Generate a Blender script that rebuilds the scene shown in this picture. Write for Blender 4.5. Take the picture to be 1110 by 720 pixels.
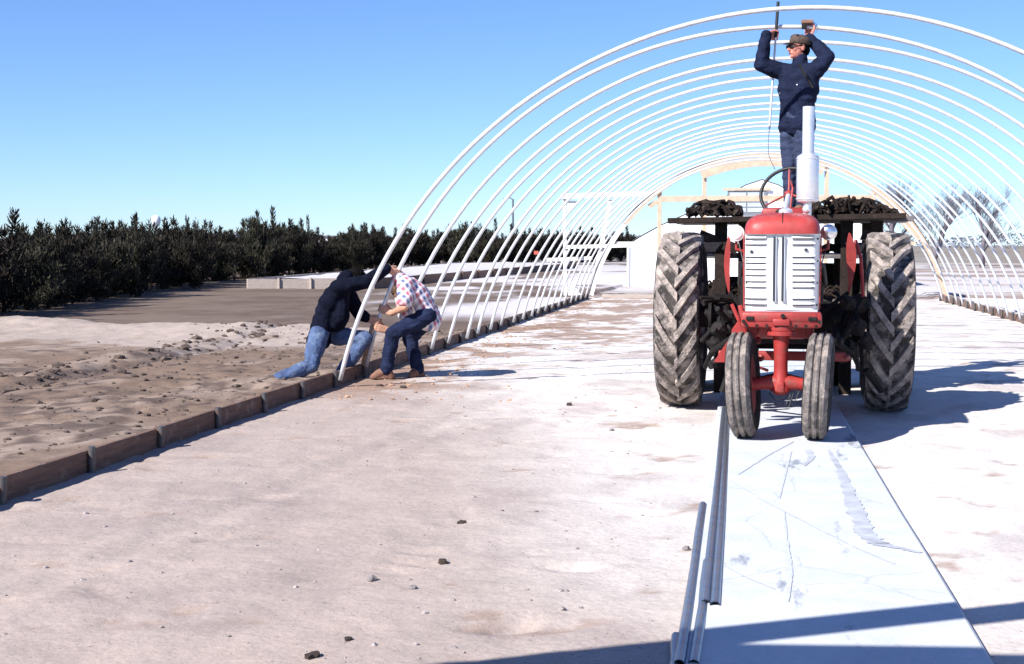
import bpy, bmesh, math, random
import numpy as np
from mathutils import Vector, Matrix, Quaternion, noise as mnoise

for o in list(bpy.data.objects):
    bpy.data.objects.remove(o)
SC = bpy.context.scene
COL = SC.collection
R = math.radians
V = Vector

# ------------------------------------------------------------------ camera, sky, sun, exposure
CAM_H = 1.40
PITCH = math.atan(94 / 1500)
YAW = R(9.33)
cam = bpy.data.cameras.new('camera')
cam.lens = 36 * 1500 / 1110
cam.sensor_width = 36
cam.clip_end = 6000
cam.clip_start = 0.05
camo = bpy.data.objects.new('camera', cam)
COL.objects.link(camo)
camo.location = (0, 0, CAM_H)
camo.rotation_euler = (math.pi / 2 - PITCH, 0, YAW)
SC.camera = camo

SUN_EL = R(38)
SHX, SHY = math.cos(R(50)), math.sin(R(50))          # the way shadows fall on the ground
world = bpy.data.worlds.new('World')
SC.world = world
world.use_nodes = True
wn = world.node_tree
bg = wn.nodes['Background']
sky = wn.nodes.new('ShaderNodeTexSky')
sky.sky_type = 'NISHITA'
sky.sun_disc = False
sky.sun_elevation = SUN_EL
sky.sun_rotation = math.atan2(-SHX, -SHY)
sky.altitude = 1500
sky.air_density = 1.0
sky.dust_density = 0.15
sky.ozone_density = 1.5
tint = wn.nodes.new('ShaderNodeMixRGB')            # the slide film's blue cast, the same over the whole sky
tint.blend_type = 'MULTIPLY'
tint.inputs[0].default_value = 1.0
tint.inputs[2].default_value = (0.63, 0.825, 1.20, 1)
wn.links.new(sky.outputs[0], tint.inputs[1])
wn.links.new(tint.outputs[0], bg.inputs[0])
bg.inputs[1].default_value = 0.080

sun = bpy.data.lights.new('sun', 'SUN')
sun.energy = 5.0
sun.angle = R(0.5)
sun.color = (1.0, 0.955, 0.90)
suno = bpy.data.objects.new('sun', sun)
COL.objects.link(suno)
sd = V((SHX * math.cos(SUN_EL), SHY * math.cos(SUN_EL), -math.sin(SUN_EL)))
suno.rotation_euler = sd.to_track_quat('-Z', 'Y').to_euler()
suno.location = (-20, -20, 30)

SC.view_settings.view_transform = 'Standard'
SC.view_settings.look = 'None'
SC.view_settings.exposure = 0.85
SC.view_settings.gamma = 1.0
SC.view_settings.use_curve_mapping = False
SC.render.engine = 'CYCLES'
SC.cycles.max_bounces = 6
SC.cycles.use_denoising = True

rnd = random.Random(7)
ORD = ['zeroth', 'first', 'second', 'third', 'fourth', 'fifth', 'sixth', 'seventh', 'eighth', 'ninth', 'tenth', 'eleventh',
       'twelfth', 'thirteenth', 'fourteenth', 'fifteenth', 'sixteenth', 'seventeenth', 'eighteenth', 'nineteenth', 'twentieth',
       'twenty-first', 'twenty-second', 'twenty-third', 'twenty-fourth', 'twenty-fifth', 'twenty-sixth', 'twenty-seventh',
       'twenty-eighth', 'twenty-ninth']
for _d in ('thirt', 'fort', 'fift', 'sixt', 'sevent', 'eight', 'ninet'):
    ORD.append(_d + 'ieth')
    ORD += [_d + 'y-' + ORD[_k] for _k in range(1, 10)]


def at(u, v, Y):
    """survey helper: the world point at depth Y that was measured at u, v"""
    x, y = (u - 555) / 1500, (360 - v) / 1500
    fy = math.cos(PITCH) + y * math.sin(PITCH)
    fz = -math.sin(PITCH) + y * math.cos(PITCH)
    c, s = math.cos(YAW), math.sin(YAW)
    d = V((x * c - fy * s, x * s + fy * c, fz))
    return V((0, 0, CAM_H)) + d * (Y / d.y)


# ------------------------------------------------------------------ materials
def mat(name, col, rough=0.8, metal=0.0, var=0.15, scale=8.0, bump=0.0, bscale=40.0, col2=None, spec=0.4, stretch=None, mottle=None, vary=False):
    m = bpy.data.materials.new(name)
    m.use_nodes = True
    nt = m.node_tree
    b = nt.nodes['Principled BSDF']
    b.inputs['Roughness'].default_value = rough
    b.inputs['Metallic'].default_value = metal
    b.inputs['Specular IOR Level'].default_value = spec
    tc = nt.nodes.new('ShaderNodeTexCoord')
    mp = nt.nodes.new('ShaderNodeMapping')
    nt.links.new(tc.outputs['Object'], mp.inputs[0])
    if stretch:
        mp.inputs['Scale'].default_value = stretch
    vec3 = tc.outputs['Object']
    if vary:                                             # every copy gets its own patch of the pattern
        oi = nt.nodes.new('ShaderNodeObjectInfo')
        sc_ = nt.nodes.new('ShaderNodeVectorMath')
        sc_.operation = 'SCALE'
        sc_.inputs[0].default_value = (37.0, 53.0, 71.0)
        nt.links.new(oi.outputs['Random'], sc_.inputs['Scale'])
        nt.links.new(sc_.outputs[0], mp.inputs['Location'])
        vec3 = mp.outputs[0]
    n = nt.nodes.new('ShaderNodeTexNoise')
    n.inputs['Scale'].default_value = scale
    n.inputs['Detail'].default_value = 6
    n.inputs['Roughness'].default_value = 0.65
    nt.links.new(mp.outputs[0], n.inputs['Vector'])
    r = nt.nodes.new('ShaderNodeValToRGB')
    c2 = col2 or tuple(min(1, c * (1 + var)) for c in col)
    c1 = tuple(c * (1 - var) for c in col)
    r.color_ramp.elements[0].position = 0.34
    r.color_ramp.elements[1].position = 0.66
    r.color_ramp.elements[0].color = (*c1, 1)
    r.color_ramp.elements[1].color = (*c2, 1)
    nt.links.new(n.outputs['Fac'], r.inputs[0])
    out = r.outputs[0]
    if mottle:                                           # (colour, amount, scale) patches of dust, rust or dirt
        n3 = nt.nodes.new('ShaderNodeTexNoise')
        n3.inputs['Scale'].default_value = mottle[2]
        n3.inputs['Detail'].default_value = 8
        n3.inputs['Roughness'].default_value = 0.7
        nt.links.new(vec3, n3.inputs['Vector'])
        r3 = nt.nodes.new('ShaderNodeValToRGB')
        r3.color_ramp.elements[0].position = 0.62 - 0.3 * mottle[1]
        r3.color_ramp.elements[1].position = 0.78 - 0.3 * mottle[1]
        nt.links.new(n3.outputs['Fac'], r3.inputs[0])
        mx = nt.nodes.new('ShaderNodeMixRGB')
        mx.inputs[2].default_value = (*mottle[0], 1)
        nt.links.new(r3.outputs[0], mx.inputs[0])
        nt.links.new(out, mx.inputs[1])
        out = mx.outputs[0]
    nt.links.new(out, b.inputs['Base Color'])
    if bump:
        n2 = nt.nodes.new('ShaderNodeTexNoise')
        n2.inputs['Scale'].default_value = bscale
        n2.inputs['Detail'].default_value = 5
        nt.links.new(mp.outputs[0], n2.inputs['Vector'])
        bp = nt.nodes.new('ShaderNodeBump')
        bp.inputs['Strength'].default_value = bump
        bp.inputs['Distance'].default_value = 0.02
        nt.links.new(n2.outputs['Fac'], bp.inputs['Height'])
        nt.links.new(bp.outputs[0], b.inputs['Normal'])
    return m


M = {}
M['galv'] = mat('galvanised_pipe', (0.66, 0.67, 0.69), 0.34, 0.28, 0.10, 14, 0.05, 60)
M['stub'] = mat('weathered_stake_steel', (0.11, 0.11, 0.115), 0.55, 0.5, 0.25, 20, mottle=((0.16, 0.10, 0.07), 0.4, 25))
M['pipe'] = mat('bluish_steel_pipe', (0.20, 0.24, 0.31), 0.34, 0.75, 0.2, 10, mottle=((0.30, 0.28, 0.27), 0.45, 9))
M['hole'] = mat('pipe_inside', (0.012, 0.012, 0.014), 0.9)
M['board'] = mat('weathered_kerb_board', (0.165, 0.100, 0.072), 0.85, 0, 0.3, 5, 0.4, 30, stretch=(6, 0.6, 9), mottle=((0.28, 0.21, 0.175), 0.25, 7))
M['pale_board'] = mat('pale_weathered_lit_board', (0.40, 0.34, 0.30), 0.85, 0, 0.2, 5, 0.4, 30, stretch=(0.6, 6, 9), mottle=((0.30, 0.25, 0.22), 0.3, 2))  # weathered boards, also paled to paint sunlight on the raised bed
M['lumber'] = mat('new_pine_lumber', (0.50, 0.37, 0.27), 0.7, 0, 0.14, 6, 0.2, 30, mottle=((0.42, 0.28, 0.18), 0.15, 4))
M['white_lumber'] = mat('white_painted_lumber', (0.76, 0.73, 0.72), 0.6, 0, 0.08, 6, 0.15, 30, mottle=((0.55, 0.44, 0.38), 0.12, 5))
M['plastic'] = mat('white_greenhouse_film', (0.80, 0.80, 0.81), 0.45, 0, 0.05, 2.0, 0.25, 3, mottle=((0.62, 0.61, 0.62), 0.2, 1.2))
M['siding'] = mat('white_siding', (0.76, 0.77, 0.79), 0.6, 0, 0.06, 3)
M['vent'] = mat('grey_vent_frame', (0.17, 0.18, 0.20), 0.6)
M['glass'] = mat('dull_vent_pane', (0.42, 0.47, 0.54), 0.2, 0, 0.1, 3)
M['red'] = mat('faded_red_paint', (0.29, 0.030, 0.027), 0.5, 0, 0.25, 5, 0.08, 50, mottle=((0.16, 0.075, 0.055), 0.22, 13))
M['hoodred'] = mat('sun_faded_hood_red', (0.35, 0.042, 0.038), 0.46, 0, 0.2, 5, 0.05, 30, mottle=((0.36, 0.12, 0.11), 0.28, 9))
M['cream'] = mat('cream_grille_paint', (0.74, 0.73, 0.71), 0.5, 0, 0.07, 8, 0.05, 30, mottle=((0.48, 0.42, 0.36), 0.14, 16))
M['slit'] = mat('grille_slit_dark', (0.03, 0.035, 0.05), 0.8)
M['tyre'] = mat('dusty_tyre_rubber', (0.13, 0.115, 0.108), 0.9, 0, 0.35, 9, 0.5, 60, spec=0.2, mottle=((0.33, 0.275, 0.24), 0.48, 12))
M['lug'] = mat('mud_caked_lug', (0.22, 0.19, 0.175), 0.95, 0, 0.4, 14, 0.7, 50, spec=0.15, mottle=((0.45, 0.38, 0.33), 0.52, 11), vary=True)
M['carcass'] = mat('tyre_carcass_rubber', (0.05, 0.045, 0.042), 0.9, 0, 0.35, 9, 0.5, 60, spec=0.15, mottle=((0.33, 0.285, 0.26), 0.52, 8))
M['side'] = mat('dark_tyre_sidewall', (0.022, 0.020, 0.020), 0.85, 0, 0.3, 12, 0.2, 40, spec=0.25, mottle=((0.10, 0.085, 0.075), 0.25, 9))
M['iron'] = mat('greasy_dark_iron', (0.014, 0.012, 0.012), 0.75, 0.0, 0.4, 12, 0.3, 40, spec=0.2, mottle=((0.06, 0.035, 0.028), 0.2, 10))
M['silver'] = mat('aluminium_paint', (0.72, 0.73, 0.75), 0.36, 0.55, 0.08, 9, 0.04, 30)
M['chrome'] = mat('lamp_chrome', (0.75, 0.75, 0.76), 0.18, 0.9, 0.05, 9)
M['lens'] = mat('lamp_glass', (0.85, 0.85, 0.84), 0.12, 0, 0.04, 30)
M['black'] = mat('black_rubber_grip', (0.015, 0.015, 0.016), 0.5)
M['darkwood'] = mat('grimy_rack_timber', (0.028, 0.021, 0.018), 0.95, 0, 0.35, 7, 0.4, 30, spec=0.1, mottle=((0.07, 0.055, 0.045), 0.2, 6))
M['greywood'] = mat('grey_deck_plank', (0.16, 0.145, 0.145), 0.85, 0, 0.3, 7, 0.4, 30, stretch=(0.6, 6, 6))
M['lump'] = mat('dark_peaty_lump', (0.022, 0.016, 0.014), 0.95, 0, 0.5, 14, 0.6, 40, spec=0.1, mottle=((0.11, 0.085, 0.07), 0.28, 11))
M['skin'] = mat('skin', (0.50, 0.27, 0.18), 0.55, 0, 0.12, 14, 0.05, 60)
M['ruddy'] = mat('ruddy_skin', (0.52, 0.20, 0.15), 0.55, 0, 0.2, 16, 0.05, 60)
M['lips'] = mat('lips', (0.42, 0.11, 0.10), 0.5)
M['hair'] = mat('dark_hair', (0.008, 0.007, 0.007), 0.9, 0, 0.4, 60, 0.8, 120, spec=0.05)
M['brownhair'] = mat('brown_hair', (0.12, 0.07, 0.04), 0.7, 0, 0.4, 60, 0.8, 120)
M['navy'] = mat('navy_jacket_cloth', (0.011, 0.015, 0.036), 0.9, 0, 0.35, 10, 0.5, 22, spec=0.08)
M['blacknavy'] = mat('black_navy_jacket_cloth', (0.006, 0.0075, 0.016), 0.95, 0, 0.35, 10, 0.4, 22, spec=0.05)
M['jeans'] = mat('light_denim', (0.070, 0.105, 0.200), 0.9, 0, 0.3, 9, 0.9, 17, spec=0.1, mottle=((0.15, 0.20, 0.29), 0.33, 6))
M['dkjeans'] = mat('dark_denim', (0.013, 0.019, 0.048), 0.9, 0, 0.35, 9, 0.9, 17, spec=0.1)
M['workpants'] = mat('slate_work_trousers', (0.036, 0.046, 0.088), 0.9, 0, 0.35, 9, 0.9, 17, spec=0.1)
M['boot'] = mat('tan_work_boot', (0.19, 0.095, 0.065), 0.8, 0, 0.3, 20, 0.3, 40)
M['sole'] = mat('boot_sole', (0.05, 0.035, 0.03), 0.85)
M['cap'] = mat('brown_cap', (0.075, 0.05, 0.04), 0.9, 0, 0.4, 30, 0.4, 60)
M['glove'] = mat('worn_leather_glove', (0.22, 0.12, 0.08), 0.8, 0, 0.3, 30, 0.3, 50)
M['bark'] = mat('shrub_bark', (0.06, 0.045, 0.038), 0.95, 0, 0.3, 15, 0.4, 40)
M['clod'] = mat('soil_clod', (0.095, 0.070, 0.058), 0.95, 0, 0.4, 20, 0.8, 40)
M['stone'] = mat('pale_stone', (0.30, 0.265, 0.26), 0.9, 0, 0.35, 20, 0.6, 40)
M['straw'] = mat('tan_scrap', (0.38, 0.24, 0.16), 0.9, 0, 0.3, 20, 0.5, 40)
M['gravel'] = mat('pale_gravel_fill', (0.52, 0.50, 0.51), 0.95, 0, 0.2, 3, 0.7, 12, mottle=((0.36, 0.32, 0.31), 0.25, 0.6))
M['tank'] = mat('water_tank_paint', (0.72, 0.74, 0.78), 0.5)
M['pole'] = mat('lamp_pole_grey', (0.12, 0.13, 0.17), 0.6)
M['flag'] = mat('red_marker', (0.55, 0.09, 0.06), 0.7)
M['roofdark'] = mat('shingle_roof', (0.14, 0.13, 0.14), 0.9)
M['button'] = mat('snap_button', (0.6, 0.6, 0.62), 0.3, 0.6)
M['red_glove'] = mat('dark_red_glove', (0.13, 0.035, 0.03), 0.85, 0, 0.4, 30, 0.3, 50)

# ------------------------------------------------------------------ mesh helpers
class MB:
    def __init__(s):
        s.v, s.f, s.m = [], [], []

    def add(s, vs, fs, mi=0):
        o = len(s.v)
        s.v += [tuple(p) for p in vs]
        s.f += [tuple(i + o for i in f) for f in fs]
        s.m += [mi] * len(fs)
        return s

    def box(s, c, size, rot=None, mi=0, bev=0.0):
        hx, hy, hz = size[0] / 2, size[1] / 2, size[2] / 2
        if bev <= 0:
            vs = [V((x, y, z)) for x in (-hx, hx) for y in (-hy, hy) for z in (-hz, hz)]
            fs = [(0, 1, 3, 2), (4, 6, 7, 5), (0, 4, 5, 1), (2, 3, 7, 6), (0, 2, 6, 4), (1, 5, 7, 3)]
        else:
            b = min(bev, hx * .9, hy * .9, hz * .9)
            bm = bmesh.new()
            bmesh.ops.create_cube(bm, size=1)
            for q in bm.verts:
                q.co = V((q.co.x * hx * 2, q.co.y * hy * 2, q.co.z * hz * 2))
            bmesh.ops.bevel(bm, geom=bm.edges[:], offset=b, segments=2, profile=0.5, affect='EDGES')
            bm.verts.index_update()
            vs = [q.co.copy() for q in bm.verts]
            fs = [[q.index for q in f.verts] for f in bm.faces]
            bm.free()
        if rot is not None:
            vs = [rot @ p for p in vs]
        c = V(c)
        return s.add([p + c for p in vs], fs, mi)

    def beam(s, a, b, w, h, up=V((0, 0, 1)), mi=0, bev=0.0):
        """rectangular bar from a to b; h is measured along up"""
        a, b = V(a), V(b)
        d = b - a
        y = d.normalized()
        x = y.cross(up).normalized()
        z = x.cross(y)
        rot = Matrix((x, y, z)).transposed()
        return s.box((a + b) / 2, (w, d.length, h), rot, mi, bev)

    def tube(s, pts, r, n=8, mi=0, cap=True):
        pts = [V(p) for p in pts]
        rs = r if isinstance(r, (list, tuple)) else [r] * len(pts)
        t0 = (pts[1] - pts[0]).normalized()
        nrm = t0.orthogonal().normalized()
        vs, fs = [], []
        for i, p in enumerate(pts):
            t = (pts[min(i + 1, len(pts) - 1)] - pts[max(i - 1, 0)]).normalized()
            nrm = (nrm - t * nrm.dot(t)).normalized()
            b = t.cross(nrm)
            for k in range(n):
                a = 2 * math.pi * k / n
                vs.append(p + (nrm * math.cos(a) + b * math.sin(a)) * rs[i])
        for i in range(len(pts) - 1):
            for k in range(n):
                k2 = (k + 1) % n
                fs.append((i * n + k, i * n + k2, (i + 1) * n + k2, (i + 1) * n + k))
        if cap:
            fs.append(tuple(range(n - 1, -1, -1)))
            fs.append(tuple((len(pts) - 1) * n + k for k in range(n)))
        return s.add(vs, fs, mi)

    def lathe(s, prof, c=(0, 0, 0), axis='Z', n=32, mi=0, closed=False, rot=None):
        """prof: list of (radius, height along the axis)"""
        c = V(c)
        vs, fs = [], []
        for r, h in prof:
            for k in range(n):
                a = 2 * math.pi * k / n
                x, y = r * math.cos(a), r * math.sin(a)
                p = {'Z': V((x, y, h)), 'X': V((h, x, y)), 'Y': V((x, h, y))}[axis]
                if rot is not None:
                    p = rot @ p
                vs.append(p + c)
        m_ = len(prof)
        for i in range(m_ if closed else m_ - 1):
            j = (i + 1) % m_
            for k in range(n):
                k2 = (k + 1) % n
                fs.append((i * n + k, i * n + k2, j * n + k2, j * n + k))
        if not closed:
            fs.append(tuple(range(n - 1, -1, -1)))
            fs.append(tuple((m_ - 1) * n + k for k in range(n)))
        return s.add(vs, fs, mi)

    def prism(s, poly, ext, mi=0):
        """poly: closed outline of 3-D points, ext: extrusion vector"""
        n = len(poly)
        ext = V(ext)
        vs = [V(p) for p in poly] + [V(p) + ext for p in poly]
        fs = [tuple(range(n - 1, -1, -1)), tuple(range(n, 2 * n))]
        fs += [(i, (i + 1) % n, n + (i + 1) % n, n + i) for i in range(n)]
        return s.add(vs, fs, mi)

    def lump(s, c, r, seed=0, sq=(1, 1, 1), amp=0.35, mi=0, sub=2):
        bm = bmesh.new()
        bmesh.ops.create_icosphere(bm, subdivisions=sub, radius=1)
        c = V(c)
        off = V((seed * 3.17, seed * 1.3, seed * 7.1))
        vs = []
        for q in bm.verts:
            d = q.co.normalized()
            k = 1 + amp * mnoise.noise(d * 1.6 + off) + amp * .4 * mnoise.noise(d * 4 + off)
            vs.append(V((d.x * sq[0], d.y * sq[1], d.z * sq[2])) * r * k + c)
        bm.verts.index_update()
        fs = [[q.index for q in f.verts] for f in bm.faces]
        bm.free()
        return s.add(vs, fs, mi)

    def mesh(s, name, mats, smooth=False):
        me = bpy.data.meshes.new(name)
        me.from_pydata(s.v, [], s.f)
        for m in (mats if isinstance(mats, (list, tuple)) else [mats]):
            me.materials.append(m)
        if any(s.m):
            me.polygons.foreach_set('material_index', s.m)
        bm = bmesh.new()
        bm.from_mesh(me)
        bmesh.ops.recalc_face_normals(bm, faces=bm.faces)
        bm.to_mesh(me)
        bm.free()
        if smooth:
            me.polygons.foreach_set('use_smooth', [True] * len(me.polygons))
            if smooth != 'all':
                me.set_sharp_from_angle(angle=R(smooth if smooth is not True else 40))
        me.update()
        return me

    def build(s, name, mats, parent=None, smooth=False):
        return link(name, s.mesh(name, mats, smooth), parent)


def link(name, me, parent=None):
    o = bpy.data.objects.new(name, me)
    COL.objects.link(o)
    if parent is not None:
        o.parent = parent
    return o


def empty(name, loc=(0, 0, 0), rz=0.0, parent=None):
    o = bpy.data.objects.new(name, None)
    COL.objects.link(o)
    o.location = loc
    o.rotation_euler = (0, 0, rz)
    o.empty_display_size = 0.2
    if parent is not None:
        o.parent = parent
    return o


def tag(o, label=None, cat=None, group=None, kind=None):
    if label:
        o['label'] = label
    if cat:
        o['category'] = cat
    if group:
        o['group'] = group
    if kind:
        o['kind'] = kind
    return o


# ------------------------------------------------------------------ numpy value noise for the ground
class VN:
    def __init__(s, seed):
        s.t = np.random.RandomState(seed).rand(256, 256)

    def __call__(s, x, y):
        xi, yi = np.floor(x).astype(int), np.floor(y).astype(int)
        fx, fy = x - xi, y - yi
        fx = fx * fx * (3 - 2 * fx)
        fy = fy * fy * (3 - 2 * fy)
        a = s.t[xi % 256, yi % 256]
        b = s.t[(xi + 1) % 256, yi % 256]
        c = s.t[xi % 256, (yi + 1) % 256]
        d = s.t[(xi + 1) % 256, (yi + 1) % 256]
        return (a * (1 - fx) + b * fx) * (1 - fy) + (c * (1 - fx) + d * fx) * fy - 0.5


VNS = [VN(k) for k in range(8)]


def fbm(x, y, k=0, octv=4, lac=2.1, gain=0.5):
    r = 0
    a = 1.0
    for o in range(octv):
        r = r + a * VNS[(k + o) % 8](x + 17.3 * o + 31 * k, y - 9.1 * o + 12 * k)
        x, y, a = x * lac, y * lac, a * gain
    return r


def sstep(a, b, x):
    t = np.clip((x - a) / (b - a), 0, 1)
    return t * t * (3 - 2 * t)


KX = -3.95                    # line of the left kerb board
RX = 5.02                     # line of the right one
END_Y = 36.4


_fr = random.Random(41)
FOOT = []
for _k in range(46):
    _t = _fr.random()
    _x, _y = -3.5 + 3.1 * _fr.random(), 4.6 + 10.5 * _t
    FOOT.append((_x, _y, _fr.gauss(0.55, 0.5)))


def ground_z(x, y):
    x = np.asarray(x, float)
    y = np.asarray(y, float)
    out = sstep(KX - 0.04, KX - 0.10, x)                   # 1 left of the kerb
    outr = sstep(RX + 0.04, RX + 0.10, x)
    near = 1 - sstep(60, 160, y)
    inside = 0.016 * fbm(x * 0.9, y * 0.7, 1) + 0.010 * fbm(x * 4, y * 3, 2, 3) + 0.006 * fbm(x * 16, y * 14, 3, 2)
    # scuffed heel marks running across the trodden sand
    sc = np.clip(fbm(x * 2.6 + 0.9 * y, y * 4.4 - 1.4 * x, 4, 4) - 0.30, 0, 1)
    inside = inside - 0.05 * sc
    # boot prints and a faint wheel track
    for k, (fx, fy, a) in enumerate(FOOT):
        c, s = math.cos(a), math.sin(a)
        u, v = (x - fx) * c + (y - fy) * s, -(x - fx) * s + (y - fy) * c
        d = (u / 0.15) ** 2 + (v / 0.055) ** 2
        inside = inside - 0.016 * np.exp(-d ** 2) + 0.007 * np.exp(-((np.sqrt(d) - 1.25) / 0.22) ** 2)
    tx = x + 2.75 - 0.10 * (y - 6)
    inside = inside - 0.007 * np.exp(-(tx / 0.09) ** 2) + 0.004 * np.exp(-((np.abs(tx) - 0.16) / 0.06) ** 2)
    pad = sstep(0.25, 0.0, np.maximum(np.abs(x - 0.33) - 0.62, 0))
    inside = inside * (1 - 0.9 * pad) - 0.004 * pad
    dirt = 0.05 + 0.05 * fbm(x * 0.5, y * 0.5, 5) + 0.022 * fbm(x * 2.2, y * 1.8, 6) + 0.030 * fbm(x * 7, y * 6, 2, 3) * (0.5 + 1.2 * np.clip(fbm(x * 0.6, y * 0.6, 4, 2) + 0.3, 0, 1))
    # a rut with thrown-up clods, roughly parallel to the kerb
    lx = -6.85 - 0.03 * (y - 14) + 0.2 * fbm(y * 0.4, y * 0.1, 3, 2)
    rut = np.exp(-((x - lx) / 0.16) ** 2) * (1 - sstep(22, 26, y))
    ridge = 0.45 * np.exp(-((x - lx + 0.38) / 0.22) ** 2) * (1 - sstep(22, 26, y))
    dirt = dirt - 0.05 * rut + 0.10 * ridge * (0.6 + 1.6 * fbm(x * 4, y * 3, 1, 2))
    # the sandy bank that ends the worked strip
    bank = np.exp(-((y - (20.9 - 0.12 * (x + 9) + 1.2 * fbm(x * 0.5, 0 * x, 2, 3))) / 0.9) ** 2) * sstep(-4.6, -6.5, x)
    dirt = dirt + 0.11 * bank
    far = sstep(21.8, 23.2, y)
    dirt = dirt * (1 - far) + far * (0.02 + 0.03 * fbm(x * 1.2, y * 0.6, 7))
    kerbflat = np.exp(-((x - KX) / 0.35) ** 2)
    dirt = dirt * (1 - 0.7 * kerbflat) + 0.06 * kerbflat
    z = inside * (1 - out) * (1 - outr) + dirt * out + outr * (0.05 + 0.05 * fbm(x, y, 5))
    beyond = sstep(END_Y, END_Y + 1.5, y) * (1 - out)
    z = z + beyond * 0.05 * fbm(x * 0.8, y * 0.5, 6)
    return z * near


def gz(x, y):
    return float(ground_z(np.array([x]), np.array([y]))[0])


def axis(spec):
    out = [spec[0][0]]
    for a, b, st in spec:
        n = max(1, int(round((b - a) / st)))
        out += list(np.linspace(a, b, n + 1)[1:])
    return np.array(out)


def build_ground():
    xs = axis([(-1500, -300, 300), (-300, -80, 20), (-80, -30, 2.5), (-30, -12, 0.16), (-12, -7.2, 0.08), (-7.2, 3, 0.045), (3, 8, 0.12),
               (8, 30, 0.8), (30, 120, 6), (120, 1500, 230)])
    ys = axis([(-40, -2, 2), (-2, 3.6, 0.2), (3.6, 15, 0.05), (15, 26, 0.09), (26, 50, 0.25), (50, 120, 1.2), (120, 300, 12), (300, 4000, 280)])
    X, Y = np.meshgrid(xs, ys)
    Z = ground_z(X, Y)
    nx, ny = len(xs), len(ys)
    co = np.stack([X, Y, Z], -1).reshape(-1, 3).astype(np.float32)
    idx = np.arange(nx * ny).reshape(ny, nx)
    q = np.stack([idx[:-1, :-1], idx[:-1, 1:], idx[1:, 1:], idx[1:, :-1]], -1).reshape(-1, 4)
    me = bpy.data.meshes.new('ground')
    me.vertices.add(len(co))
    me.vertices.foreach_set('co', co.ravel())
    me.loops.add(q.size)
    me.loops.foreach_set('vertex_index', q.ravel().astype(np.int32))
    me.polygons.add(len(q))
    me.polygons.foreach_set('loop_start', np.arange(0, q.size, 4, dtype=np.int32))
    me.polygons.foreach_set('loop_total', np.full(len(q), 4, dtype=np.int32))
    me.update(calc_edges=True)
    me.polygons.foreach_set('use_smooth', np.ones(len(q), dtype=bool))

    # soil colours: sand, loam, gravel, with overexposure glare painted into the sand
    def mixc(c, d, t):
        return c * (1 - t[..., None]) + np.array(d) * t[..., None]
    sand = np.array([0.395, 0.325, 0.288])
    C = np.broadcast_to(sand, X.shape + (3,)).copy()
    n1 = fbm(X * 0.35, Y * 0.25, 0)
    n2 = fbm(X * 1.6, Y * 1.2, 3)
    n3 = fbm(X * 6, Y * 4.5, 5)
    C = mixc(C, (0.62, 0.58, 0.545), np.clip(sstep(-2.6, -0.2, X + 0.9 * n1 + 0.25 * (Y - 9)) * sstep(3.0, 7.5, Y + 1.5 * n1 + 0.5 * X), 0, 1))  # sand lightened towards the walk, painting film glare into its colour
    C = mixc(C, (0.28, 0.225, 0.215), np.clip(sstep(0.10, 0.45, n2) * 0.35, 0, 1))
    # brown crumbs of loam along the inside of the kerb and trodden towards the far end
    strip = 1.1 * np.exp(-((X - KX - 0.45) / 0.85) ** 2) * sstep(11.5, 13.5, Y)
    strip2 = sstep(16, 20, Y) * sstep(0.2, -2.2, X) * 0.85
    C = mixc(C, (0.30, 0.205, 0.155), np.clip(np.maximum(strip, strip2) * sstep(-0.05, 0.22, n2 + 0.6 * n3 + 0.10), 0, 1))
    sc = np.clip(fbm(X * 2.6 + 0.9 * Y, Y * 4.4 - 1.4 * X, 4, 4) - 0.30, 0, 1)
    C = mixc(C, (0.33, 0.245, 0.20), np.clip(sc * 5.5, 0, 0.85) * sstep(0.05, 0.3, n3 + 0.12))
    out = sstep(KX - 0.02, KX - 0.08, X)
    loam = mixc(np.broadcast_to(np.array([0.195, 0.138, 0.103]), C.shape).copy(), (0.29, 0.222, 0.180), sstep(-0.05, 0.45, n1 + 0.9 * n2))
    loam = mixc(loam, (0.100, 0.072, 0.060), sstep(0.05, 0.38, n3 + 0.6 * n2) * 0.85)
    lx = -6.85 - 0.03 * (Y - 14)
    loam = mixc(loam, (0.10, 0.075, 0.068), np.exp(-((X - lx) / 0.3) ** 2) * (1 - sstep(22, 25, Y)) * sstep(-0.3, 0.1, n2 + n3) * 0.85)
    by = 20.9 - 0.12 * (X + 9) + 1.2 * fbm(X * 0.5, 0 * X, 2, 3)
    pale = sstep(by - 3.4, by - 1.6, Y + 2.4 * n2) * sstep(by + 1.1, by + 0.6, Y) * sstep(-4.4, -6.0, X)
    loam = mixc(loam, (0.38, 0.315, 0.275), pale * 0.9)
    tilled = sstep(by + 0.5, by + 1.0, Y)
    tcol = mixc(np.broadcast_to(np.array([0.122, 0.088, 0.069]), C.shape).copy(), (0.168, 0.126, 0.100), sstep(-0.3, 0.4, fbm(X * 0.5, Y * 0.6, 2) + 0.5 * fbm(X * 5, Y * 2.5, 1)))
    loam = mixc(loam, tcol, tilled)
    # streaks of pale sand and gravel laid between the greenhouse sites
    sx = X + 0.10 * (Y - 30)
    g = sstep(-0.05, 0.14, fbm(X * 0.22, Y * 0.11, 6) + 0.16) * sstep(24, 28, Y) * sstep(-9.8, -8.0, sx)
    loam = mixc(loam, (0.55, 0.52, 0.53), np.clip(g, 0, 1))
    C = C * (1 - out[..., None]) + loam * out[..., None]
    bey = sstep(END_Y + 0.3, END_Y + 1.0, Y) * (1 - out)
    bcol = mixc(np.broadcast_to(np.array([0.30, 0.235, 0.20]), C.shape).copy(), (0.52, 0.49, 0.48), sstep(-0.12, 0.12, fbm(X * 0.1, Y * 0.22, 1)))
    C = C * (1 - bey[..., None]) + bcol * bey[..., None]
    farf = sstep(70, 140, Y)
    C = mixc(C, (0.20, 0.175, 0.14), farf * 0.8)
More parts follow.
